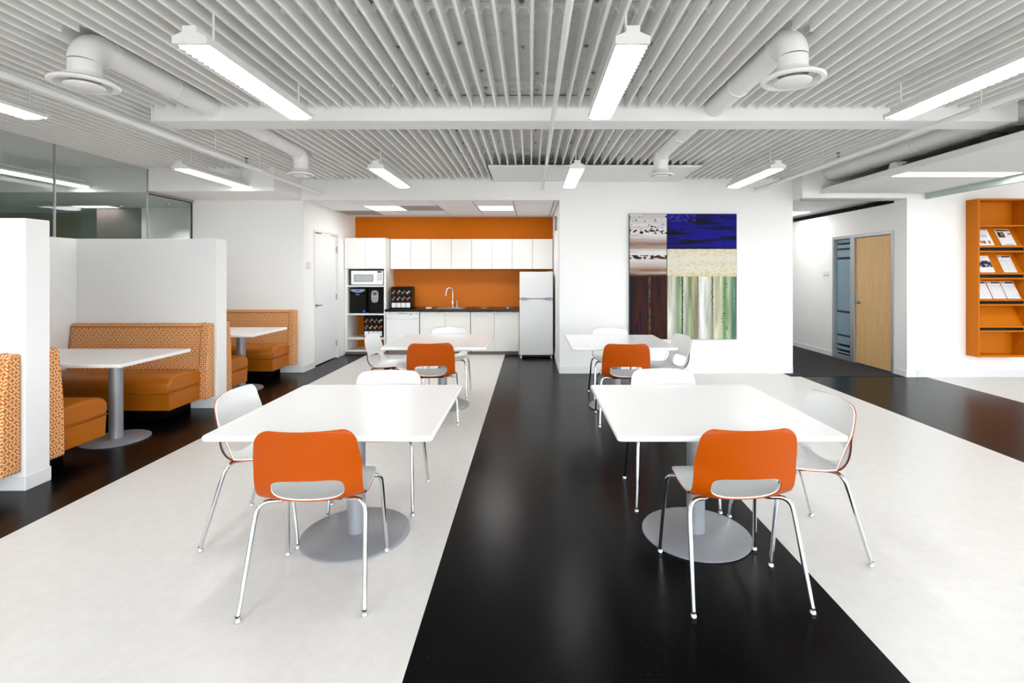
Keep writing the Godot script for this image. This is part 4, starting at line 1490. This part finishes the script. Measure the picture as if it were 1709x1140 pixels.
func paint_picture() -> ImageTexture:
	var w := 400
	var h := 468
	var im := Image.create(w, h, false, Image.FORMAT_RGB8)
	var n := FastNoiseLite.new()
	n.seed = 31
	n.frequency = 0.01
	n.fractal_octaves = 4
	var chip := FastNoiseLite.new()
	chip.seed = 77
	chip.frequency = 0.045
	chip.fractal_octaves = 3
	for y in h:
		for x in w:
			var u := float(x) / w
			var v := float(y) / h
			var c: Color
			var across := n.get_noise_2d(x * 0.35, y * 4.0)          # streaks along x
			var down := n.get_noise_2d(x * 4.0 + 900.0, y * 0.3)     # streaks along y
			var fleck := chip.get_noise_2d(x, y * 1.6)
			if u < 0.348 and v < 0.5:
				c = Color(0.86, 0.83, 0.83).lerp(Color(0.95, 0.94, 0.94), clampf(across * 2.0 + 0.5, 0, 1))
				for b in [[0.235, 0.03, 0.8], [0.265, 0.022, 0.5], [0.42, 0.03, 0.35], [0.455, 0.03, 0.7], [0.485, 0.02, 0.9]]:
					var k: float = exp(-pow((v - b[0] + across * 0.02) / b[1], 2.0)) * b[2]
					c = c.lerp(Color(0.50, 0.34, 0.24), clampf(k * (0.8 + across), 0, 0.9))
				if (absf(v - 0.345) < 0.016 and fleck > -0.08) or (absf(v - 0.14) < 0.016 and fleck > 0.1) or (v < 0.13 and fleck > 0.46) or (absf(v - 0.095) < 0.02 and u > 0.17 and fleck > 0.3):
					c = Color(0.30, 0.18, 0.12) if fleck < 0.3 else Color(0.15, 0.11, 0.10)
				if v > 0.475:
					c = c.lerp(Color(0.22, 0.19, 0.08), clampf((v - 0.475) * 30.0 + across, 0, 0.9))
			elif v < 0.279:
				c = Color(0.075, 0.06, 0.56).lerp(Color(0.02, 0.02, 0.10), clampf(across * 1.6 + 0.32 - absf(v - 0.18) * 1.2, 0, 1))
				if u < 0.62 and v < 0.06:  # pale sheen on the blue, put into the picture's colour
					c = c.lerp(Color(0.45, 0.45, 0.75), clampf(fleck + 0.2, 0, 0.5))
				if fleck > 0.5:
					c = Color(0.03, 0.03, 0.10)
			elif v < 0.5:
				c = Color(0.93, 0.91, 0.85).lerp(Color(0.89, 0.83, 0.66), clampf(fleck * 1.4 + across * 0.8, 0, 0.8))
				c = c.lerp(Color(0.88, 0.78, 0.50), clampf((absf(v - 0.385) - 0.07) * 12.0 + fleck * 0.5, 0, 0.75))
			elif u < 0.348:
				c = Color(0.27, 0.12, 0.09).lerp(Color(0.17, 0.08, 0.09), clampf(down * 1.6 + 0.4, 0, 1))
				if down < -0.38:
					c = c.lerp(Color(0.08, 0.08, 0.22), 0.8)
				if absf(u - 0.185) < 0.008 and fleck > -0.2:
					c = c.lerp(Color(0.45, 0.44, 0.25), 0.7)
				if u < 0.03:
					c = c.lerp(Color(0.08, 0.09, 0.14), 0.7)
			else:
				c = Color(0.70, 0.72, 0.60)
				for b in [[0.39, 0.04, 0.88, 0.88, 0.83], [0.46, 0.028, 0.55, 0.66, 0.52], [0.515, 0.02, 0.78, 0.79, 0.74], [0.57, 0.03, 0.60, 0.66, 0.50], [0.615, 0.014, 0.66, 0.56, 0.43], [0.69, 0.055, 0.90, 0.91, 0.89], [0.845, 0.06, 0.86, 0.85, 0.74], [0.885, 0.018, 0.44, 0.63, 0.42], [0.965, 0.02, 0.34, 0.54, 0.45]]:
					var k := exp(-pow((u - b[0] + down * 0.012) / b[1], 2.0))
					c = c.lerp(Color(b[2], b[3], b[4]), clampf(k * 1.1, 0, 1))
				for b in [0.492, 0.635, 0.772, 0.99]:
					c = c.lerp(Color(0.16, 0.14, 0.14), clampf(exp(-pow((u - b + fleck * 0.006) / 0.007, 2.0)) * (0.55 + down), 0, 0.9))
				c = c.lerp(c * (1.0 + down * 0.6), 0.6)
				if fleck > 0.4 and absf(u - 0.885) < 0.03:
					c = c.lerp(Color(0.30, 0.42, 0.27), 0.7)
			if absf(u - 0.348) < 0.004 or (absf(v - 0.5) < 0.003 and u < 0.36):
				c = c.lerp(Color(0.12, 0.10, 0.09), 0.6)
			im.set_pixel(x, y, Color(clampf(c.r, 0, 1), clampf(c.g, 0, 1), clampf(c.b, 0, 1)))
	return ImageTexture.create_from_image(im)


func sheet(w: float, h: float) -> ArrayMesh:
	var s := Shape.new()
	var c := [Vector3(-w / 2, h / 2, 0), Vector3(w / 2, h / 2, 0), Vector3(w / 2, -h / 2, 0), Vector3(-w / 2, -h / 2, 0)]
	var uv := [Vector2(0, 0), Vector2(1, 0), Vector2(1, 1), Vector2(0, 1)]
	for k in [0, 1, 2, 0, 2, 3]:
		s.v(c[k], uv[k])
	return s.done()


func make_painting() -> void:
	var t := thing("abstract_painting", "large abstract painting in blue, cream, brown and green blocks on white wall", "painting", P(2.218, 1.423, 7.36))
	part(t, "canvas", box_mesh(Vector3(1.565, 1.83, 0.045), 0.003), "ink_black", Vector3(0, 0, 0.004))
	var m := mat("picture_paint", Color(0.89, 0.89, 0.89), 0.55, 0.0, 0.25)
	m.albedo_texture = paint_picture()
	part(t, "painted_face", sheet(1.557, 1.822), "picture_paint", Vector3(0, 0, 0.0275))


func make_rack() -> void:
	var x0 := 6.150
	var x1 := 6.815
	var back := 7.118
	var front := 6.92
	var t := thing("magazine_rack", "tall orange wall-hung magazine rack with sloping display shelves", "magazine rack", P((x0 + x1) / 2.0, 0.31, 7.1))
	slab(t, "side_panel", "rack_orange", x0, x0 + 0.025, 0.315, 2.50, front, back, 0.003)
	slab(t, "side_panel", "rack_orange", x1 - 0.025, x1, 0.315, 2.50, front, back, 0.003)
	slab(t, "top_panel", "rack_orange", x0 + 0.025, x1 - 0.025, 2.475, 2.50, front, back, 0.002)
	slab(t, "bottom_panel", "rack_orange", x0 + 0.025, x1 - 0.025, 0.315, 0.345, front, back, 0.002)
	slab(t, "back_panel", "rack_orange", x0 + 0.025, x1 - 0.025, 0.345, 2.475, back - 0.012, back - 0.002)
	var boards := [2.125, 1.770, 1.398, 1.035, 0.672]
	var lips := [1.842, 1.470, 1.107, 0.738]
	for y in boards:
		slab(t, "shelf", "rack_orange", x0 + 0.026, x1 - 0.026, y - 0.011, y + 0.011, front + 0.003, back - 0.014, 0.002)
	for k in 4:
		var top := Vector2(back - 0.03, boards[k] - 0.014)
		var low := Vector2(front + 0.022, lips[k])
		var s := Shape.new()
		var nrm := Vector2(top.y - low.y, -(top.x - low.x)).normalized() * -0.006
		s.prism(PackedVector2Array([low, top, top - nrm, low - nrm]), Vector3.FORWARD, Vector3.UP, Vector3(x0 + 0.027, 0, 0), Vector3(x1 - 0.027, 0, 0))
		var sh := part(t, "display_shelf", s.done(), "rack_orange")
		sh.global_position = Vector3.ZERO
		slab(sh, "dark_slot_strip", "black_plastic", x0 + 0.027, x1 - 0.027, boards[k + 1] + 0.012, lips[k] - 0.017, front + 0.026, front + 0.03)  # black strip put in for the shade inside the slot
		slab(sh, "lip", "rack_orange", x0 + 0.027, x1 - 0.027, lips[k] - 0.016, lips[k] + 0.012, front + 0.004, front + 0.02, 0.002)
	# magazines: row, x of the middle, kind
	var mags := [
		[0, 6.296, 0, "magazine with blue script title and small product pictures, on the top display shelf"],
		[0, 6.60, 1, "magazine with black masthead and dark photograph, on the top display shelf"],
		[1, 6.305, 2, "magazine with a blue and gold picture band across a white cover"],
		[1, 6.62, 3, "white newsletter with blue header standing alone beside the picture-band magazine"],
		[2, 6.275, 3, "white newsletter with blue header at the end by the rack's side panel"],
		[2, 6.474, 3, "white newsletter with blue header between two others on the lowest filled shelf"],
		[2, 6.67, 3, "white newsletter with blue header set a little apart on the lowest filled shelf"],
	]
	for q in mags:
		var k: int = q[0]
		var top := Vector2(back - 0.03, boards[k] - 0.014)
		var low := Vector2(front + 0.022, lips[k])
		var lean := atan2(top.x - low.x, top.y - low.y)
		var w := 0.205 if q[2] < 3 else 0.182
		var h := 0.262
		var base := low + (top - low).normalized() * 0.013 + Vector2(-cos(lean), sin(lean)) * 0.006
		var g := thing("magazine", q[3], "magazine", P(q[1], base.y, base.x), 0.0, "magazines in the orange rack")
		g.rotation.x = -lean
		part(g, "cover", box_mesh(Vector3(w, h, 0.005), 0.001), "paper", Vector3(0, h / 2.0, 0))
		var z := 0.003
		match q[2]:
			0:
				var tm := TextMesh.new()
				var sf := SystemFont.new()
				sf.font_names = PackedStringArray(["Droid Serif"])
				sf.font_italic = true
				tm.font = sf
				tm.text = "Eva"
				tm.font_size = 32
				tm.pixel_size = 0.0019
				tm.depth = 0.0006
				part(g, "title_print", tm, "ink_blue", Vector3(0, 0.155, z))
				part(g, "print", box_mesh(Vector3(0.19, 0.014, 0.001)), "ink_grey", Vector3(0, 0.252, z))
				for i in 3:
					part(g, "print", box_mesh(Vector3(0.035, 0.045, 0.001)), ["ink_tan", "piping_fabric", "ink_tan"][i], Vector3([-0.06, -0.02, 0.05][i], 0.05, z))
			1:
				part(g, "print", box_mesh(Vector3(0.15, 0.022, 0.001)), "ink_black", Vector3(-0.015, 0.24, z))
				part(g, "print", box_mesh(Vector3(0.09, 0.085, 0.001)), "ink_black", Vector3(-0.042, 0.17, z))
				part(g, "print", box_mesh(Vector3(0.035, 0.05, 0.001)), "ink_tan", Vector3(-0.03, 0.175, z + 0.0006))
				part(g, "print", box_mesh(Vector3(0.035, 0.03, 0.001)), "ink_tan", Vector3(0.075, 0.185, z))
				part(g, "print", box_mesh(Vector3(0.03, 0.02, 0.001)), "ink_navy", Vector3(0.08, 0.24, z))
				part(g, "print", box_mesh(Vector3(0.12, 0.012, 0.001)), "ink_grey", Vector3(0.01, 0.012, z))
			2:
				var tone := ["ink_blue", "ink_black", "ink_tan", "ink_grey", "ink_navy"]
				for i in 8:
					for j in 4:
						part(g, "print", box_mesh(Vector3(0.0245, 0.026, 0.001)), tone[(i * 3 + j * 2 + i * j) % 5], Vector3(-0.086 + 0.0246 * i, 0.09 + 0.026 * j, z))
				part(g, "print", box_mesh(Vector3(0.09, 0.008, 0.001)), "ink_grey", Vector3(0.04, 0.04, z))
			3:
				part(g, "print", box_mesh(Vector3(0.115, 0.022, 0.001)), "ink_navy", Vector3(0.025, 0.244, z))
				part(g, "print", box_mesh(Vector3(0.045, 0.016, 0.001)), "ink_tan", Vector3(-0.066, 0.244, z))
				for i in 3:
					for j in 9:
						part(g, "print", box_mesh(Vector3(0.05, 0.006, 0.0006)), "ink_grey", Vector3(-0.06 + 0.06 * i, 0.03 + 0.02 * j, z))


func make_small_things() -> void:
	var t := thing("light_switch", "white square light switch plate beside the white door", "switch", P(-3.365, 1.59, 7.64))
	slab(t, "plate", "sensor_white", -3.37, -3.36, 1.53, 1.64, 7.56, 7.68, 0.003)
	slab(t, "rocker", "appliance_white", -3.362, -3.354, 1.565, 1.605, 7.60, 7.64, 0.002)
	t = thing("wall_clock", "small grey round wall device beside the fridge cabinets", "wall device", P(0.415, 2.28, 8.2))
	var s := Shape.new()
	s.tube([Vector3(0.004, 0, 0), Vector3(-0.03, 0, 0)], 0.12, 28)
	part(t, "case", s.done(), "silver_plastic")
	s = Shape.new()
	s.tube([Vector3(-0.03, 0, 0), Vector3(-0.033, 0, 0)], 0.105, 28)
	part(t, "face", s.done(), "paper")
	t = thing("room_sign", "small white room sign on the corridor wall beside the sidelight", "sign", P(5.315, 1.46, 9.05))
	slab(t, "plate", "frame_white", 5.308, 5.32, 1.42, 1.50, 8.97, 9.14, 0.002)
	slab(t, "strip", "vent_grey", 5.306, 5.309, 1.432, 1.44, 8.97, 9.14)
